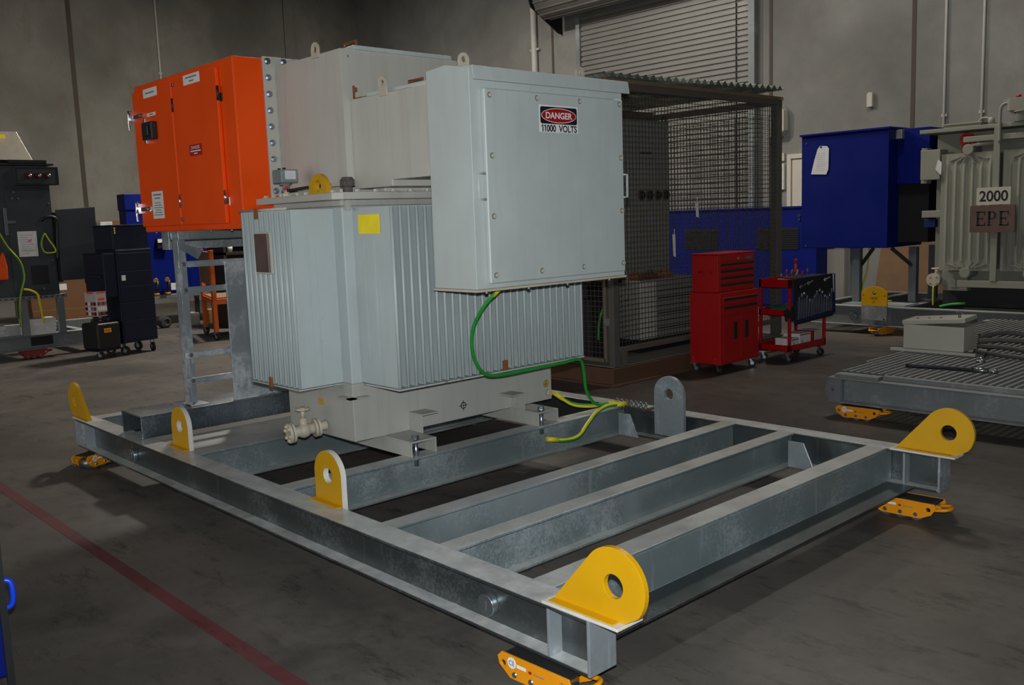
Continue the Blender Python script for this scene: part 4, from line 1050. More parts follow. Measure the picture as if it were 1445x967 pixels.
# legs below the blue box
for x, y in ((1.02, 9.60), (1.66, 9.85), (.35+.25, 10.35), (1.66, 10.45)):
    m = MB(); m.box(x, x+.10, y, y+.09, .372, 1.085); l = m.build('stand_leg', paint('stand grey %d' % len(MATS), rgb(96, 102, 108), .5, .08, 4), BS, .004)
m = MB(); m.bar((1.07, 9.66, .80), (1.28, 9.66, 1.08), .04, .03, up=(0, 1, 0)); m.build('brace', DSTEEL, BS)
m = MB(); m.bar((1.70, 9.86, .85), (1.50, 9.70, 1.08), .04, .03, up=(0, 1, 0)); m.build('brace', DSTEEL, BS)
BB = thing('blue_cable_box', 'large deep blue cable box with a paper note on stand legs', 'cable box', (.93, 10.0, 1.088))
m = MB(); m.box(.325, 1.535, 9.5, 10.52, 1.088, 2.585); m.build('body', BLUE, BB, .008)
m = MB(); m.box(.305, 1.56, 9.475, 10.55, 2.585, 2.612); m.build('roof_plate', BLUE, BB, .004)
m = MB(); m.box(1.535, 1.94, 9.75, 10.45, 1.89, 2.585); m.build('throat', BLUE, BB, .005)
m = MB(); m.box(1.535, 1.925, 9.80, 10.4, 1.15, 1.889); m.build('cable_cover', flat('black rubber cover', rgb(12, 12, 16), .7), BB)
for z in (2.49, 1.12):
    m = MB(); m.cyl((.40, 9.492, z), (.40, 9.5, z), .010, n=8); m.build('screw', STEEL, BB)
m = MB(); m.box(1.536, 1.62, 9.68, 10.05, 2.46, 2.575); lb = m.build('terminal_unit', flat('galvanised unit', rgb(150, 152, 150), .4, .4), BB, .004)
m = MB(); m.cyl((1.60, 9.95, 2.44), (1.66, 9.95, 2.44), .035, n=16); m.cyl((1.6, 9.90, 2.36), (1.66, 9.90, 2.36), .025, n=14); m.build('cable_gland', CHROME, lb)
m = MB(); m.prism([(.475, 2.08), (.693, 2.065), (.722, 2.13), (.728, 2.40), (.700, 2.435), (.60, 2.445), (.565, 2.40), (.52, 2.26)], 'Y', 9.488, 9.4905); m.cyl((.615, 9.484, 2.43), (.615, 9.488, 2.43), .014, n=10, mi=1)
for kk in range(9): m.box(.55, .67, 9.4876, 9.488, 2.12+.028*kk, 2.126+.028*kk, 2)
solo('paper_note', m, [PAPER, BLACK, flat('faint print', rgb(186, 186, 188), .8)], 'white paper note taped to the front of the blue cable box', 'paper')
m = MB(); m.tube([(1.20, 9.72, 1.10), (1.18, 9.70, .80), (1.13, 9.68, .55), (1.16, 9.70, .40), (1.5, 9.75, .385)], .011, 8, mis=[0, 0, 0, 0, 0, 1, 1, 0])
solo('cable', m, [GREEN, GYEL], 'green and yellow cable hanging from the blue cable box to the rear skid', 'cable')

ET = thing('ribbed_transformer', 'olive grey transformer with ribbed radiators and 2000 and EPE plates', 'transformer', (3.2, 10.3, .36))
m = MB(); m.box(2.05, 5.2, 9.72, 11.2, .62, 2.47); m.build('tank', TGREY, ET, .008)
m = MB(); m.box(2.15, 5.1, 9.75, 11.15, .3605, .6195); m.build('base', flat('dark grey base', rgb(40, 42, 44), .6), ET)  # base in one even dark grey
m = MB(); m.box(1.945, 5.4, 9.45, 11.3, 2.475, 2.522); m.build('tank_lid', TGREY, ET, .006)
m = MB(); m.box(2.175, 2.60, 9.60, 10.2, 2.522, 2.56); m.box(2.16, 2.62, 9.58, 10.22, 2.56, 2.578); m.build('hand_hole_cover', TGREY, ET, .004)
m = MB(); m.tube([(2.56, 9.62, 2.56), (2.62, 9.60, 2.61), (2.70, 9.6, 2.60)], .014, 8); m.cyl((2.72, 9.6, 2.523), (2.72, 9.6, 2.61), .035, n=14); m.build('vent_fitting', TGREY, ET)
for x0, x1 in ((2.196, 2.845), (2.905, 3.56), (3.62, 4.27)):
    z0, z1 = .815, 2.215; n = 96; vs = []; xc = (x0+x1)/2; pit = (x1-x0-.06)/6
    m = MB(); rows = []
    for z in [z0, z0+.05, z0+.12, z0+.2, z1-.2, z1-.12, z1-.05, z1]:
        e = min(z-z0, z1-z); amp = 0 if e < .06 else (.5 if e < .15 else 1)
        rows.append([(x0+(x1-x0)*i/n, 9.5-amp*.022*max(0, math.cos(2*PI*(x0+(x1-x0)*i/n-x0-.03-pit/2)/pit))**1.6 if .03 < (x1-x0)*i/n < (x1-x0)-.03 else 9.5, z) for i in range(n+1)])
    vs = [p for r in rows for p in r]; w = n+1
    fs = [(r*w+i, r*w+i+1, (r+1)*w+i+1, (r+1)*w+i) for r in range(len(rows)-1) for i in range(n)]
    m.add(vs, fs, 0, True); m.box(x0, x1, 9.5005, 9.54, z0, z1)
    for zz, s in ((z0+.0, 1), (z1-.0, -1)):
        c = (xc, zz+s*.02)
        for dx in (-.22, -.14, -.07, .07, .14, .22): m.bar((c[0]+dx*.4, 9.492, c[1]+s*.02), (c[0]+dx, 9.492, c[1]+s*(.115-.25*abs(dx))), .014, .012, up=(0, 1, 0))
    rd = m.build('radiator_panel', TGREY, ET, recalc=False)
    for zz in (2.25, .79):
        m = MB(); m.cyl((xc, 9.445, zz), (xc, 9.72, zz), .062, n=24); m.build('header_pipe', TGREY, ET, .006)
    m = MB(); m.box(x0+.02, x1-.02, 9.56, 9.70, z0+.02, z1-.02); m.build('radiator_stack', TGREY, ET)
m = MB(); m.box(2.815, 2.885, 9.43, 9.455, .70, 2.50); m.build('strap', TGREY, ET, .003)
m = MB(); m.box(2.44, 5.2, 9.44, 9.49, .62, .70); m.build('bottom_rail', TGREY, ET, .004)
m = MB(); m.box(2.46, 5.2, 9.46, 9.52, 2.335, 2.40); m.build('top_rail', TGREY, ET, .006)
m = MB(); m.cyl((2.55, 9.5, 2.30), (2.80, 9.5, 2.31), .028, n=14); m.cyl((2.62, 9.5, 2.305), (2.62, 9.5, 2.36), .02, n=10); m.build('drain_pipe', TGREY, ET)
m = MB(); m.holed(circ(2.475, 2.37, .085, 22), [circ(2.475, 2.37, .045, 16)], 'Y', 9.53, 9.56); m.build('lifting_eye', RED, ET, .005)
m = MB(); m.box(2.41, 2.46, 9.54, 9.58, 2.22, 2.34); m.build('copper_strap', COPPER, ET)
m = MB(); m.tube([(2.875, 9.44, 2.30), (2.872, 9.44, 2.60), (2.88, 9.44, 2.69), (2.92, 9.44, 2.735), (2.99, 9.46, 2.735)], .018, 10); m.build('conduit_pipe', TGREY, ET)
m = MB(); m.cyl((3.10, 9.50, 2.523), (3.10, 9.50, 2.625), .095, n=24); m.cyl((3.10, 9.5, 2.625), (3.10, 9.5, 2.645), .13, n=24); m.prism(rrect(2.955, 3.26, 9.38, 9.62, .04), 'Z', 2.645, 2.785); m.box(2.90, 2.956, 9.45, 9.54, 2.755, 2.78)
cr = m.build('tap_changer_head', TGREY, ET, .008)
m = MB(); m.cyl((3.055, 9.46, 2.785), (3.055, 9.46, 2.82), .028, n=16); m.build('red_cap', REDS, cr)
m = MB(); m.box(1.955, 2.19, 9.47, 9.70, 1.92, 2.28); j = m.build('terminal_box', TGREY, ET, .006)
m = MB(); m.box(1.93, 2.0, 9.55, 9.68, 1.88, 2.31); m.build('box_cover', TGREY, j, .004)
m = MB(); m.prism([(2.14, 2.04), (2.21, 1.97), (2.215, 2.12), (2.17, 2.16)], 'Y', 9.462, 9.465); m.build('paper_flag', PAPER, j)
m = MB(); m.box(1.97, 2.20, 9.5, 9.72, 1.46, 1.545); m.build('jacking_bracket', TGREY, ET, .006)
m = MB(); m.cyl((2.165, 9.712, 1.766), (2.165, 9.72, 1.766), .06, n=20); m.build('round_sticker', flat('blue sticker', rgb(40, 70, 180)), ET)
m = MB(); m.box(1.96, 2.09, 9.6, 9.70, 1.34, 1.44); m.build('blue_plug', flat('blue plug', rgb(16, 36, 110)), ET, .006)
m = MB(); m.box(2.13, 2.20, 9.715, 9.72, .96, 1.20, 0); m.box(2.12, 2.19, 9.715, 9.72, .875, .915, 1); m.build('rating_plate', [DSTEEL, flat('orange tag', rgb(206, 132, 40))], ET)
VX = Vector((2.10, 9.56, .69))
m = MB(); m.cyl(VX, VX+Y_*.02, .082, n=24); m.cyl(VX+Y_*.03, VX+Y_*.05, .082, n=24); m.cyl(VX+Y_*.05, VX+Y_*.19, .045, n=18)
for kk in range(4):
    a = PI/4+kk*PI/2; hexbolt(VX+Vector((math.cos(a)*.055, -.0, math.sin(a)*.055)), -Y_, .010, .01, m)
m.cyl(VX+Vector((.0, .10, .04)), VX+Vector((0, .10, .13)), .016, n=10); m.ring(VX+Vector((0, .10, .135)), Z_, .05, .01, 18, 8)
m.build('drain_valve', VALVE, ET)
m = MB(); m.box(2.2, 2.5, 9.60, 9.72, .56, .80); m.box(2.30, 2.37, 9.585, 9.60, .60, .70); m.build('sampling_box', TGREY, ET, .005)
m = MB(); m.box(2.655, 3.03, 9.395, 9.42, 1.595, 1.795, 0); m.text('2000', (2.845, 9.3935, 1.695), X_, Z_, h=.125, w=.315, mi=1, bold=.02); m.build('rating_sign', [JBOX, INK], ET, recalc=False)
m = MB(); m.box(2.59, 3.085, 9.385, 9.42, 1.275, 1.587, 0)
def serif(m, ch, cx, cz, w, h, y, mi):
    t = w*.24; s = w*.30
    x0, x1, z0, z1 = cx-w/2, cx+w/2, cz-h/2, cz+h/2; q = lambda a, b, c, d: m.box(a, b, y, y+.001, c, d, mi)
    q(x0+.04*w, x0+.04*w+t*1.1, z0, z1); q(x0-.06*w, x0+.42*w, z0, z0+h*.06); q(x0-.06*w, x0+.42*w, z1-h*.06, z1)
    if ch == 'E':
        q(x0+.1*w, x1, z1-h*.08, z1); q(x0+.1*w, x1, z0, z0+h*.08); q(x0+.1*w, x0+.72*w, cz-h*.035, cz+h*.035)
        q(x1-.10*w, x1, z1-h*.26, z1); q(x1-.10*w, x1, z0, z0+h*.26); q(x0+.66*w, x0+.74*w, cz-h*.12, cz+h*.12)
    else:
        n = 12; a0 = []
        out = [(x0+.2*w, z1)]+[(x0+.5*w+.46*w*math.sin(PI*i/n), cz+h*.22+h*.28*math.cos(PI*i/n)) for i in range(n+1)]+[(x0+.2*w, cz-h*.06)]
        inn = [(x0+.3*w, z1-h*.07)]+[(x0+.48*w+.24*w*math.sin(PI*i/n), cz+h*.22+h*.20*math.cos(PI*i/n)) for i in range(n+1)]+[(x0+.3*w, cz+h*.02)]
        m.holed(out, [inn], 'Y', y, y+.001, mi)
for ch, cx in (('E', 2.715), ('P', 2.84), ('E', 2.97)): serif(m, ch, cx, 1.435, .10, .165, 9.3835, 1)
m.build('maker_plate', [BRASS, INK], ET, recalc=False)
m = MB(); m.tube([(2.11, 9.56, .61), (2.11, 9.555, .50), (2.115, 9.55, .372)], .010, 8, sub=4); solo('cable', m, flat('lime cable', rgb(196, 204, 40)), 'lime cable hanging below the round drain valve of the ribbed transformer', 'cable')
m = MB(); m.tube([(2.25, 9.42, .372), (2.36, 9.46, .40), (2.52, 9.52, .415)], .018, 8); solo('cable', m, GREEN, 'short green cable end lying on the rear skid', 'cable')
# low blue kiosk behind the cage
KB = thing('blue_kiosk', 'low long blue kiosk with dark vents in front of the roller door behind the cage', 'kiosk', (-2.2, 11.6, 0))
m = MB(); m.box(-4.2, -.56, 11.5, 11.85, .06, 1.64); m.box(-4.15, -.60, 11.53, 11.82, 0, .0595); m.build('body', BLUE, KB, .006)
m = MB(); m.box(-4.23, -.54, 11.47, 11.88, 1.6405, 1.668); m.build('roof_plate', BLUE, KB, .003)
for x0, x1 in ((-1.64, -.87), (-3.1, -2.4)):
    m = MB(); m.box(x0, x1, 11.492, 11.4995, .965, 1.325)
    for kk in range(9): m.box(x0+.01, x1-.01, 11.484, 11.492, .98+.037*kk, .988+.037*kk)
    m.build('vent_panel', flat('vent black %d' % len(MATS), rgb(10, 12, 20), .6), KB)
m = MB(); m.cyl((-.86, 11.48, 1.515), (-.86, 11.5, 1.515), .028, n=14); m.cyl((-.86, 11.48, 1.45), (-.86, 11.5, 1.45), .02, n=14); m.build('padlock_hasp', CHROME, KB)

# ------------------------------------------------------------------ left side: charcoal switchgear on a skid
LS = thing('left_skid', 'galvanised skid with raised rail under the charcoal switchgear at far left', 'skid', (-7.2, .8, .11))
m = MB(); m.box(-6.56, -6.42, -1.2, 2.33, .30, .315); m.box(-6.56, -6.42, -1.2, 2.33, .11, .125); m.box(-6.50, -6.488, -1.2, 2.33, .125, .30); m.build('side_rail', GALVD, LS, .003)
m = MB(); m.box(-8.3, -8.16, -1.2, 2.9, .11, .315); m.build('side_rail', GALVD, LS, .003)
for y in (-1.0, .5, 2.2):
    m = MB(); m.box(-8.16, -6.56, y, y+.1, .12, .30); m.build('cross_beam', GALVD, LS, .003)
m = MB(); m.box(-6.488, -6.484, 1.52, 1.80, .16, .28); m.build('fork_pocket', BLACK, LS)
m = MB(); m.box(-6.40, -6.30, -1.2, 1.98, .795, .842)
for kk in range(14): m.box(-6.30, -6.2985, 1.0+.07*kk, 1.03+.07*kk, .81, .825, 1)
m.build('raised_rail', [GALVD, DSTEEL], LS, .002)
for y in (1.855, 1.40, .2):
    m = MB(); m.box(-6.40, -6.32, y, y+.085, .3155, .795); m.box(-6.46, -6.32, y, y+.085, .3155, .32); m.build('rail_leg', GALVD, LS, .003)
m = MB(); m.box(-6.66, -6.45, 1.28, 1.62, .02, .095)
sk2 = skate(DRED, 'dark red roller skate under the skid at far left', None, marks=False); put(sk2, -6.49, 1.55, PI/2)
BU = thing('charcoal_switchgear', 'tall charcoal switchgear unit with open door at the left edge', 'switchgear', (-6.9, 1.3, .843))
m = MB(); m.box(-7.4, -6.32, .5, 1.90, .843, 2.545); m.build('body', BLKP, BU, .008)
m = MB(); m.box(-7.42, -6.28, .48, 1.965, 2.5455, 2.57); m.box(-6.75, -6.27, 1.42, 1.88, 2.5705, 2.615); m.build('top_flange', DSTEEL, BU, .004)
for y in (1.5, 1.62, 1.74, 1.86):
    m = MB(); m.cyl((-6.29, y, 2.571), (-6.29, y, 2.59), .012, n=8); m.build('flange_bolt', STEEL, BU)
m = MB()
vs = [(-6.35, .95, 2.6155), (-6.35, 1.735, 2.6155), (-7.1, 1.735, 2.6155), (-7.1, .95, 2.6155), (-6.45, .98, 2.985), (-6.45, 1.60, 2.985), (-7.0, 1.60, 2.985), (-7.0, .98, 2.985)]
m.add(vs, [(0, 1, 5, 4), (1, 2, 6, 5), (2, 3, 7, 6), (3, 0, 4, 7), (4, 5, 6, 7), (3, 2, 1, 0)]); m.build('aluminium_hood', ALU, BU, .004)
m = MB(); m.add([(-6.359, 1.25, 2.89), (-6.355, 1.46, 2.89), (-6.368, 1.45, 2.94), (-6.372, 1.25, 2.94)], [(0, 1, 2, 3)]); m.add([(-6.369, 1.25, 2.89), (-6.365, 1.46, 2.89), (-6.378, 1.45, 2.94), (-6.382, 1.25, 2.94)], [(0, 1, 2, 3)]); 
m = MB(); m.obox((-6.374, 1.34, 2.915), (0, .10, 0), (-.007, 0, .026), (.002, 0, .0006)); m.build('yellow_label', YSTICK, BU)
m = MB(); m.box(-6.55, -6.45, 1.2, 1.38, 2.985, 3.03); m.build('hood_catch', BLACK, BU)
m = MB(); m.box(-6.32, -6.20, 1.46, 1.985, 2.285, 2.52); w = m.build('bushing_box', BLKP, BU, .01)
m = MB(); m.box(-6.20, -6.185, 1.46, 1.985, 2.285, 2.305); m.box(-6.20, -6.185, 1.46, 1.985, 2.50, 2.52); m.box(-6.20, -6.185, 1.46, 1.485, 2.305, 2.50); m.box(-6.20, -6.185, 1.96, 1.985, 2.305, 2.50); m.build('box_rim', BLACK, w, .003)
for y in (1.61, 1.725, 1.84):
    m = MB(); m.cyl((-6.20, y, 2.405), (-6.175, y, 2.405), .042, n=20, mi=0).cyl((-6.175, y, 2.405), (-6.13, y, 2.405), .030, n=18, mi=0); m.ball((-6.125, y+.01, 2.405), .024, 12, 8, 1); m.build('bushing', [flat('brown bushing', rgb(96, 30, 26), .25), CHROME], w)
m = MB(); m.box(-6.32, -6.305, 1.35, 1.88, .90, 2.25); m.build('front_panel', BLKP, BU, .004)
m = MB(); m.box(-6.305, -6.30, 1.56, 1.775, .985, 1.24); m.build('window', BLACK, BU, .003)
for y, z in ((1.45, 2.2), (1.50, 2.12), (1.42, 2.12), (1.86, 2.05), (1.84, 1.3), (1.7, .93)):
    m = MB(); m.cyl((-6.305, y, z), (-6.29, y, z), .013, n=10); m.build('panel_bolt', STEEL, BU)
m = MB(); m.box(-6.30, -6.285, 1.30, 1.34, 1.65, 2.0); m.box(-6.30, -6.29, 1.34, 1.44, 1.80, 1.835); m.build('side_hinge', STEEL, BU, .002)
m = MB(); m.prism([(1.93, 1.965), (2.44, 1.995), (2.42, 1.02), (1.93, 1.02)], 'X', -6.30, -6.27); od = m.build('open_door', BLKP, BU, .006)
m = MB(); m.box(-6.33, -6.285, 1.90, 1.945, 1.0, 1.93); m.build('hinge_post', BLACK, od)
for z in (1.45, 1.47):
    m = MB(); m.cyl((-6.27, 2.35, z), (-6.262, 2.35, z), .007, n=8); m.build('door_screw', STEEL, od)
m = MB(); m.tube([(-6.29, 1.74, 1.83), (-6.25, 1.80, 1.87), (-6.24, 1.90, 1.86), (-6.25, 1.93, 1.78), (-6.27, 1.92, 1.60), (-6.28, 1.90, 1.3)], .022, 8); m.build('door_conduit', BLACK, od)
m = MB(); m.box(-6.2995, -6.297, 1.44, 1.672, 1.362, 1.692)
m.box(-6.297, -6.2965, 1.46, 1.65, 1.44, 1.445, 1)
for kk in range(9): m.box(-6.297, -6.2966, 1.47, 1.56+.012*((kk*5) % 7), 1.40+.03*kk, 1.404+.03*kk, 1)
m.obox((-6.2965, 1.585, 1.57), (0, .025, .012), (0, -.004, .008), (.0003, 0, 0), 2)
solo('printed_sheet', m, [PAPER, INKG, flat('pink marker', rgb(240, 90, 170))], 'printed white sheet taped on the charcoal switchgear front', 'paper')
m = MB(); m.tube([(-6.285, 1.77, 1.66), (-6.27, 1.73, 1.60), (-6.265, 1.71, 1.50), (-6.27, 1.74, 1.41), (-6.268, 1.82, 1.395), (-6.265, 1.88, 1.41), (-6.262, 1.87, 1.47), (-6.27, 1.82, 1.56), (-6.28, 1.775, 1.655)], .011, 8, mis=[0, 0, 0, 1, 1]); solo('cable', m, [GREEN, GYEL], 'looped green and yellow cable at the open door of the charcoal switchgear', 'cable')
m = MB(); m.tube([(-6.26, 1.20, 1.72), (-6.26, 1.30, 1.50), (-6.26, 1.43, 1.30), (-6.27, 1.46, 1.10), (-6.275, 1.42, .95), (-6.285, 1.385, .80), (-6.29, 1.37, .60), (-6.31, 1.37, .45)], .013, 8, mis=[0, 0, 0, 1, 1]); solo('cable', m, [GREEN, GYEL], 'long green and yellow cable drooping down beside the orange cloth at far left', 'cable')
m = MB(); m.tube([(-6.27, 1.44, .94), (-6.26, 1.52, .92), (-6.265, 1.60, .86), (-6.28, 1.62, .75), (-6.29, 1.64, .60), (-6.31, 1.655, .47)], .014, 8, mis=[1, 1, 1, 0, 0]); solo('cable', m, [GREEN, GYEL], 'yellow and green cable behind the white boxes on the left skid', 'cable')
m = MB(); m.prism([(1.10, 1.08), (1.27, 1.075), (1.275, 1.25), (1.255, 1.38), (1.24, 1.44), (1.215, 1.40), (1.17, 1.33), (1.10, 1.30)], 'X', -6.31, -6.24); solo('work_cloth', m, ORCL, 'bright orange cloth hanging at the left edge on the charcoal switchgear', 'cloth', bev=.02)
m = MB(); m.box(-6.56, -6.36, 1.425, 1.812, .3156, .435); solo('white_carton', m, WHITE, 'lower white carton on the left skid rail', 'carton', bev=.003)
m = MB(); m.box(-6.57, -6.35, 1.42, 1.822, .4352, .53); solo('white_carton', m, WHITE, 'upper white carton stacked on the left skid rail', 'carton', bev=.003)
m = MB(); m.box(-7.2, -6.9, 1.62, 1.98, .36, .385); m.box(-7.2, -6.9, 1.62, 1.98, .316, .345); solo('paper_stack', m, PAPER, 'white papers lying on the left skid behind the rail leg', 'paper', bev=.003)
m = MB(); m.box(-7.0, -6.75, 1.0, 1.30, .38, .44); m.box(-7.0, -6.75, 1.02, 1.28, .316, .379); solo('white_tray', m, WHITE, 'small white tray on the left skid near the green cable', 'tray', bev=.004)

# ------------------------------------------------------------------ navy tool cabinet
NC = thing('navy_tool_cabinet', 'tall navy roller tool cabinet behind the far left corner of the skid', 'tool cabinet', (-5.49, 2.40, 0), math.radians(17), local=True)
m = MB(); m.box(-.42, 0, -.02, .53, .165, 1.41); m.box(-.42, .002, -.022, .532, 1.38, 1.40); bd = m.build('body', NAVY, NC, .006)
m = MB(); m.box(-.40, -.01, -.04, .51, 1.4105, 1.715); m.box(-.405, .0, -.045, .515, 1.715, 1.735); m.build('top_chest', NAVY, NC, .005)
m = MB(); m.box(-.42, -.02, -.205, -.021, .80, 1.36); m.box(-.42, -.02, -.22, -.021, 1.36, 1.375); m.build('side_locker', NAVY, NC, .005)
for z0, z1 in ((.20, .46), (.47, .70), (.71, .92), (.93, 1.12), (1.13, 1.36)):
    m = MB(); m.box(0, .006, 0, .51, z0, z1); m.build('drawer', NAVY, NC, .003)
m = MB(); m.box(.006, .0075, .03, .09, 1.0, 1.07); m.build('paper_label', WHITE, NC)
m = MB()
for kk in range(3): m.box(.0, .0015, .0-.02, .0+.0, 1.62+.03*kk, 1.64+.03*kk)
m.build('yellow_marks', YSTICK, NC)
for p, a in (((-.06, .04), .4), ((-.06, .48), -.3), ((-.36, .04), .8), ((-.36, .48), .2)): caster(NC, p, .062, ang=a, fz=.1645)
m = MB(); m.box(-.36, -.08, -.23, -.206, 1.05, 1.09); m.build('locker_handle', BLACK, NC, .004)
rzm = Matrix.Translation((-5.49, 2.40, 0)) @ Matrix.Rotation(math.radians(17), 4, 'Z')
OCs = thing('organiser_case', 'clear small-parts organiser with orange trim hung on the navy cabinet', 'case', (-5.49, 2.40, 0), math.radians(17), local=True)
m = MB(); m.box(-.26, -.02, -.36, -.206, .56, .88); m.build('shell', CLEAR, OCs, .012)
m = MB(); m.box(-.02, -.015, -.35, -.21, .865, .885); m.box(-.02, -.012, -.33, -.24, .775, .805); m.box(-.20, -.08, -.368, -.36, .855, .885); m.build('latch', ORCL, OCs, .003)
cols = [REDS, INKG, WHITE, DSTEEL, REDS, WHITE]
m = MB()
for r in range(3):
    for c in range(4):
        m.box(-.0198, -.016, -.345+.034*c, -.345+.034*c+.028, .575+.065*r, .575+.065*r+.045, (r*5+c*3) % 6)
        m.box(-.25+.056*c, -.25+.056*c+.046, -.363, -.3602, .575+.065*r, .575+.065*r+.045, (r*3+c*5) % 6)
m.build('parts_tray', cols, OCs)
FC = thing('black_case', 'black plastic carry case with orange label at the foot of the navy cabinet', 'case', (-5.49, 2.40, 0), math.radians(17), local=True)
m = MB(); m.box(-.33, .01, -.40, -.06, .125, .475); m.build('shell', BLACK, FC, .03, 3)
m = MB(); m.tube([(-.22, -.30, .475), (-.22, -.30, .51), (-.10, -.16, .51), (-.10, -.16, .475)], .013, 8, sub=3); m.build('carry_handle', BLACK, FC)
m = MB(); m.quad((.0118, -.255, .375), Y_, Z_, .105, .055, 0, .002); m.text('FLUKE', (.0126, -.255, .375), Y_, Z_, h=.024, w=.078, mi=1, bold=.02); m.build('orange_label', [flat('orange badge', rgb(246, 150, 20)), INK], FC, recalc=False)
FS = MB(); FS.box(-.34, .0, -.40, -.03, .105, .1245); 
for p in ((-.03, -.34), (-.3, -.34)): pass
shelf = FS.build('side_shelf', NAVY, NC, .003)
caster(NC, (-.06, -.34), .05, ang=.3, fz=.1045)

# ------------------------------------------------------------------ things along the far left wall
BC = thing('blue_switchboard', 'bright blue switchboard cabinet standing on a grey bench frame behind the navy cabinet', 'cabinet', (-9.4, 4.75, .52))
m = MB(); m.box(-9.3, -9.0, 3.87, 5.7, .53, 2.0); m.box(-9.31, -8.98, 3.86, 5.72, 2.0, 2.27); m.build('body', BLUE, BC, .008)
m = MB(); m.box(-9.0, -8.985, 4.20, 4.83, .58, 1.95); d = m.build('door', BLUE, BC, .004)
m = MB(); m.box(-8.985, -8.95, 4.62, 4.66, 1.45, 1.66); m.build('door_handle', CHROME, d, .006)
m = MB(); m.box(-8.985, -8.983, 4.54, 4.66, .60, .72); m.build('paper_label', WHITE, d)
m = MB(); m.box(-8.985, -8.90, 4.33, 4.50, 1.33, 1.50, 1); m.box(-8.985, -8.88, 4.33, 4.50, 1.43, 1.49, 0); m.build('socket', [WHITE, BLACK], d, .005)
m = MB(); m.box(-9.0, -8.99, 4.9, 5.65, .58, 1.95); m.build('door', BLUE, BC, .004)
BN = thing('bench_frame', 'grey steel bench frame under the blue switchboard', 'bench', (-9.3, 4.8, 0))
m = MB(); m.box(-9.9, -8.9, 3.7, 6.9, .47, .528); m.build('top', GALVD, BN, .004)
for x in (-9.8, -9.0):
    for y in (3.8, 5.3, 6.7):
        m = MB(); m.box(x, x+.07, y, y+.07, 0, .47); m.build('leg', GALVD, BN, .003)
m = MB(); m.box(-9.9, -8.95, 6.0, 6.9, .5285, 1.75); solo('blue_enclosure', m, BLUE, 'plain blue enclosure farther along the bench behind the orange trolley', 'enclosure', bev=.006)
for i, (x, y, w, h, c, lab) in enumerate(((-8.6, 4.45, .26, .22, rgb(176, 166, 156), 'pale paper bundle on the floor beside the stand leg'), (-8.55, 4.15, .16, .18, rgb(60, 60, 60), 'dark round drum bit on the floor behind the navy cabinet'), (-8.65, 4.95, .20, .24, rgb(176, 128, 84), 'small cardboard box on the floor between stand leg and trolley'))):
    m = MB()
    if i == 1: m.cyl((x, y, .10), (x+.12, y+.03, .10), .10, n=20); m.ring((x+.12, y+.03, .10), X_, .06, .02, 18, 8)
    else: m.box(x, x+w, y, y+w*1.1, .0, h)
    solo(('paper_bundle', 'cable_drum', 'cardboard_box')[i], m, flat('floor item %d' % i, c, .8), lab, ('bundle', 'drum', 'box')[i], bev=.02 if i == 0 else .006)
for i, (x, y, z) in enumerate(((-8.75, 4.18, .5295), (-8.80, 4.40, .5295))):
    m = MB(); m.cyl((x, y, z), (x, y, z+.05), .05, n=14, mi=0); m.cyl((x, y, z+.05), (x, y+.04, z+.26), .03, n=12, mi=1); m.cyl((x+.05, y-.02, z+.27), (x-.10, y+.05, z+.27), .036, n=12, mi=0)
    solo('cordless_drill', m, [flat('drill yellow %d' % i, rgb(150, 104, 30)), BLACK], ('yellow and black cordless drill on the bench beside the navy cabinet', 'second yellow cordless drill on the bench nearer the stand leg')[i], 'drill', 'cordless drills')
# test panel with lights, between the navy cabinet and the charcoal door
TPN = thing('test_console', 'small blue console with white lamps between charcoal door and navy cabinet', 'console', (-7.4, 3.1, .75))
m = MB(); m.box(-7.7, -7.3, 2.80, 3.10, .95, 1.68); m.build('body', BLUE, TPN, .006)
for r in range(2):
    for c in range(4):
        m = MB(); y = 2.84+.07*c; z = 1.42+.10*r; m.cyl((-7.3, y, z), (-7.28, y, z), .022, n=14); m.build('lamp', [WHITE, flat('panel red', rgb(190, 50, 50)), CLEAR][(r+c) % 3], TPN)
m = MB(); m.box(-7.75, -7.25, 2.7, 3.5, .89, .9495); m.build('shelf', DSTEEL, TPN)
for y in (2.72, 3.42):
    m = MB(); m.box(-7.6, -7.53, y, y+.06, 0, .89); m.build('leg', DSTEEL, TPN)
m = MB(); m.box(-7.65, -7.45, 2.90, 3.08, 1.6805, 1.80); m.box(-7.60, -7.40, 2.82, 3.0, 1.6805, 1.70); solo('folded_sheets', m, PAPER, 'white papers piled on top of the small blue lamp console', 'paper', bev=.004)
# boxes on pallets
PL = thing('pallet', 'timber pallet under the cardboard carton behind the charcoal switchgear', 'pallet', (-9.2, 2.7, 0))
for y in (2.1, 2.4, 2.7, 3.0, 3.3):
    m = MB(); m.box(-9.7, -8.7, y, y+.12, .115, .138); m.build('deck_board', WOOD, PL, .002)
for x in (-9.7, -9.25, -8.8):
    m = MB(); m.box(x, x+.1, 2.1, 3.42, .0, .115); m.build('bearer', WOOD, PL, .002)
m = MB(); m.box(-9.6, -8.75, 2.2, 3.12, .139, .45); solo('cardboard_carton', m, CARD, 'lower brown cardboard carton on the timber pallet', 'carton', bev=.006)
m = MB(); m.box(-9.58, -8.77, 2.2, 3.05, .4505, 1.05); m.box(-8.772, -8.769, 2.55, 2.75, .75, .85, 1); solo('cardboard_carton', m, [CARD, WHITE], 'upper brown cardboard carton stacked on the pallet behind the charcoal door', 'carton', bev=.006)
m = MB(); m.box(-11.6, -10.9, 3.4, 4.62, 0, 1.86); solo('cardboard_carton', m, CARD, 'tall brown carton beside the blue switchboard near the dark wall', 'carton', bev=.008)
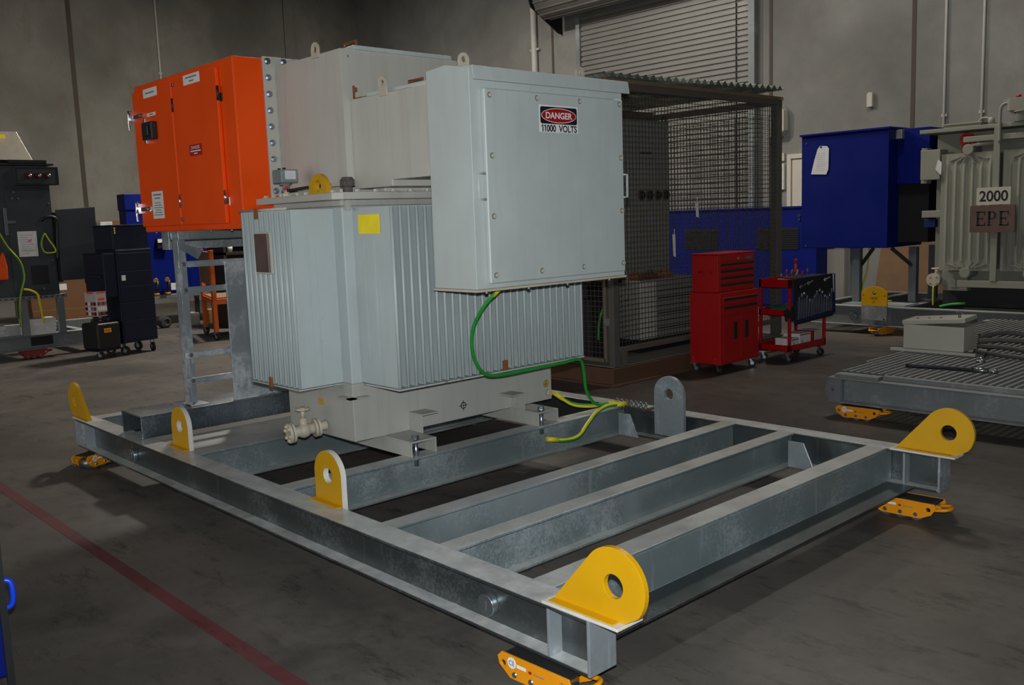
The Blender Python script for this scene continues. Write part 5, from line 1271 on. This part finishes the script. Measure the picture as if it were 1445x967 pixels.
# orange trolley
OT = thing('orange_trolley', 'orange steel trolley frame with plywood boards seen through the stand', 'trolley', (-6.4, 4.1, 0))
ORT = paint('trolley orange', rgb(214, 96, 30), .5, .1, 5)
for x, y, h in ((-5.95, 3.90, 1.33), (-6.95, 4.20, 1.33), (-5.75, 4.85, .62), (-6.75, 5.15, 1.33)):
    m = MB(); m.box(x-.03, x+.03, y-.03, y+.03, .125, h); m.build('post', ORT, OT, .004)
    caster(OT, (x, y), .05, ang=.5, fz=.1245)
m = MB(); 
for z in (.57,):
    m.bar((-5.95, 3.90, z), (-6.95, 4.20, z), .04, .08); m.bar((-5.95, 3.90, z), (-5.75, 4.85, z), .04, .08); m.bar((-6.95, 4.20, z), (-6.75, 5.15, z), .04, .08); m.bar((-5.75, 4.85, z), (-6.75, 5.15, z), .04, .08)
m.bar((-5.95, 3.90, 1.28), (-6.95, 4.20, 1.28), .03, .05)
m.build('frame', ORT, OT, .004)
m = MB(); m.prism([(-5.97, 3.90), (-5.77, 4.85), (-6.75, 5.15), (-6.95, 4.20)], 'Z', .612, .63); m.build('shelf_board', WOOD, OT)
m = MB(); m.prism([(-6.0, 3.88), (-6.9, 4.15), (-6.895, 4.165), (-5.995, 3.895)], 'Z', .82, 1.30); m.build('side_board', WOOD, OT)
# white cups on a dark shelf unit behind
SH = thing('dark_shelf', 'dark shelf unit behind the orange trolley', 'shelf', (-7.6, 5.6, 0))
m = MB(); m.box(-7.9, -7.3, 4.75, 6.3, 1.20, 1.25); m.box(-7.9, -7.85, 4.75, 6.3, 0, 1.9); m.box(-7.9, -7.3, 4.75, 6.3, 1.62, 1.66); m.box(-7.9, -7.3, 4.75, 6.3, .7, .74); m.build('boards', flat('dark brown shelf', rgb(48, 38, 34), .6), SH, .003)
for y in (4.75, 6.25):
    m = MB(); m.box(-7.85, -7.3, y, y+.05, 0, 1.9); m.build('side_panel', MATS['dark brown shelf'], SH, .003)
for i, (y, z, lab) in enumerate(((4.90, 1.2505, 'white cup on the upper board of the dark shelf'), (4.98, .7405, 'white cup on the lower board of the dark shelf'))):
    m = MB(); m.cyl((-7.38, y, z), (-7.38, y, z+.10), .04, .05, n=16); solo('white_cup', m, WHITE, lab, 'cup', 'white cups on the dark shelf')

# ------------------------------------------------------------------ blue bin at the left edge, near the camera
BI = thing('blue_cabinet', 'blue cabinet with a curved blue handle cut off by the left edge', 'cabinet', (3.0, -1.75, 0))
m = MB(); m.box(2.5, 3.39, -2.3, -1.335, .04, .93); m.box(2.5, 3.40, -2.3, -1.33, .93, .96, 1); m.build('body', [BLUE, DSTEEL], BI, .01)
m = MB(); m.box(3.39, 3.402, -1.352, -1.327, .0, .93); m.build('corner_post', DSTEEL, BI)
m = MB(); m.tube([(3.36, -1.335, .395), (3.37, -1.305, .390), (3.375, -1.298, .35), (3.37, -1.305, .30), (3.36, -1.335, .29)], .011, 10); m.build('handle', flat('bright blue plastic', rgb(24, 70, 220), .35), BI)
m = MB(); m.box(3.30, 3.398, -1.42, -1.345, .9605, 1.02); solo('blue_block', m, flat('sky blue plastic', rgb(30, 110, 230), .35), 'light blue plastic item on top of the blue cabinet at the left edge', 'container', bev=.012)

# ------------------------------------------------------------------ light
def area(name, loc, rot, size, power, col, sy=None, spread=180):
    l = bpy.data.lights.new(name, 'AREA'); l.energy = power; l.color = col
    l.shape = 'RECTANGLE' if sy else 'DISK'; l.size = size
    if sy: l.size_y = sy
    l.spread = math.radians(spread)
    o = bpy.data.objects.new(name, l); COL.objects.link(o); o.location = loc; o.rotation_euler = rot
    return o
# the flash on the camera
def spot(name, loc, target, power, size, blend, col, r):
    l = bpy.data.lights.new(name, 'SPOT'); l.energy = power; l.color = col; l.spot_size = math.radians(size); l.spot_blend = blend; l.shadow_soft_size = r
    o = bpy.data.objects.new(name, l); COL.objects.link(o); o.location = loc
    o.rotation_euler = (Vector(target)-Vector(loc)).to_track_quat('-Z', 'Y').to_euler(); return o
fwd = co.matrix_world.to_3x3() @ Vector((0, 0, -1))
FP = CAMP+Vector((-.02, .02, .12))
spot('camera_flash', FP, FP+fwd, FLASH, 112, 1, (.93, .97, 1.0), .025)
# hall lamps under the roof, an unseen tilted strip added for the skid's floor shadows, and daylight through the open side door
for x, y, p in LAMPS:
    area('hall_lamp', (x, y, 7.2), (0, 0, 0), .8, p, (1.0, .93, .83))
st = area('added_strip_lamp', (-7, 5.0, 7.3), (0, 0, 0), 14, ADDED_STRIP, (1.0, .93, .83), .8)
st.rotation_euler = (0, math.radians(-52), math.radians(0)); st.data.size = .8; st.data.size_y = 8
area('door_daylight', (-1.0, YE+.05, 2.6), (math.radians(90), 0, 0), 11, DAY, (1.0, .98, .94), 5.0)
w = bpy.data.worlds.new('World'); SC.world = w; w.use_nodes = True
bg = w.node_tree.nodes['Background']; bg.inputs[0].default_value = (.62, .78, 1.0, 1); bg.inputs[1].default_value = SKY
SC.view_settings.view_transform = 'Standard'; SC.view_settings.look = 'None'
SC.view_settings.exposure = EXPO; SC.view_settings.gamma = 1; SC.view_settings.use_curve_mapping = False
SC.cycles.max_bounces = 6
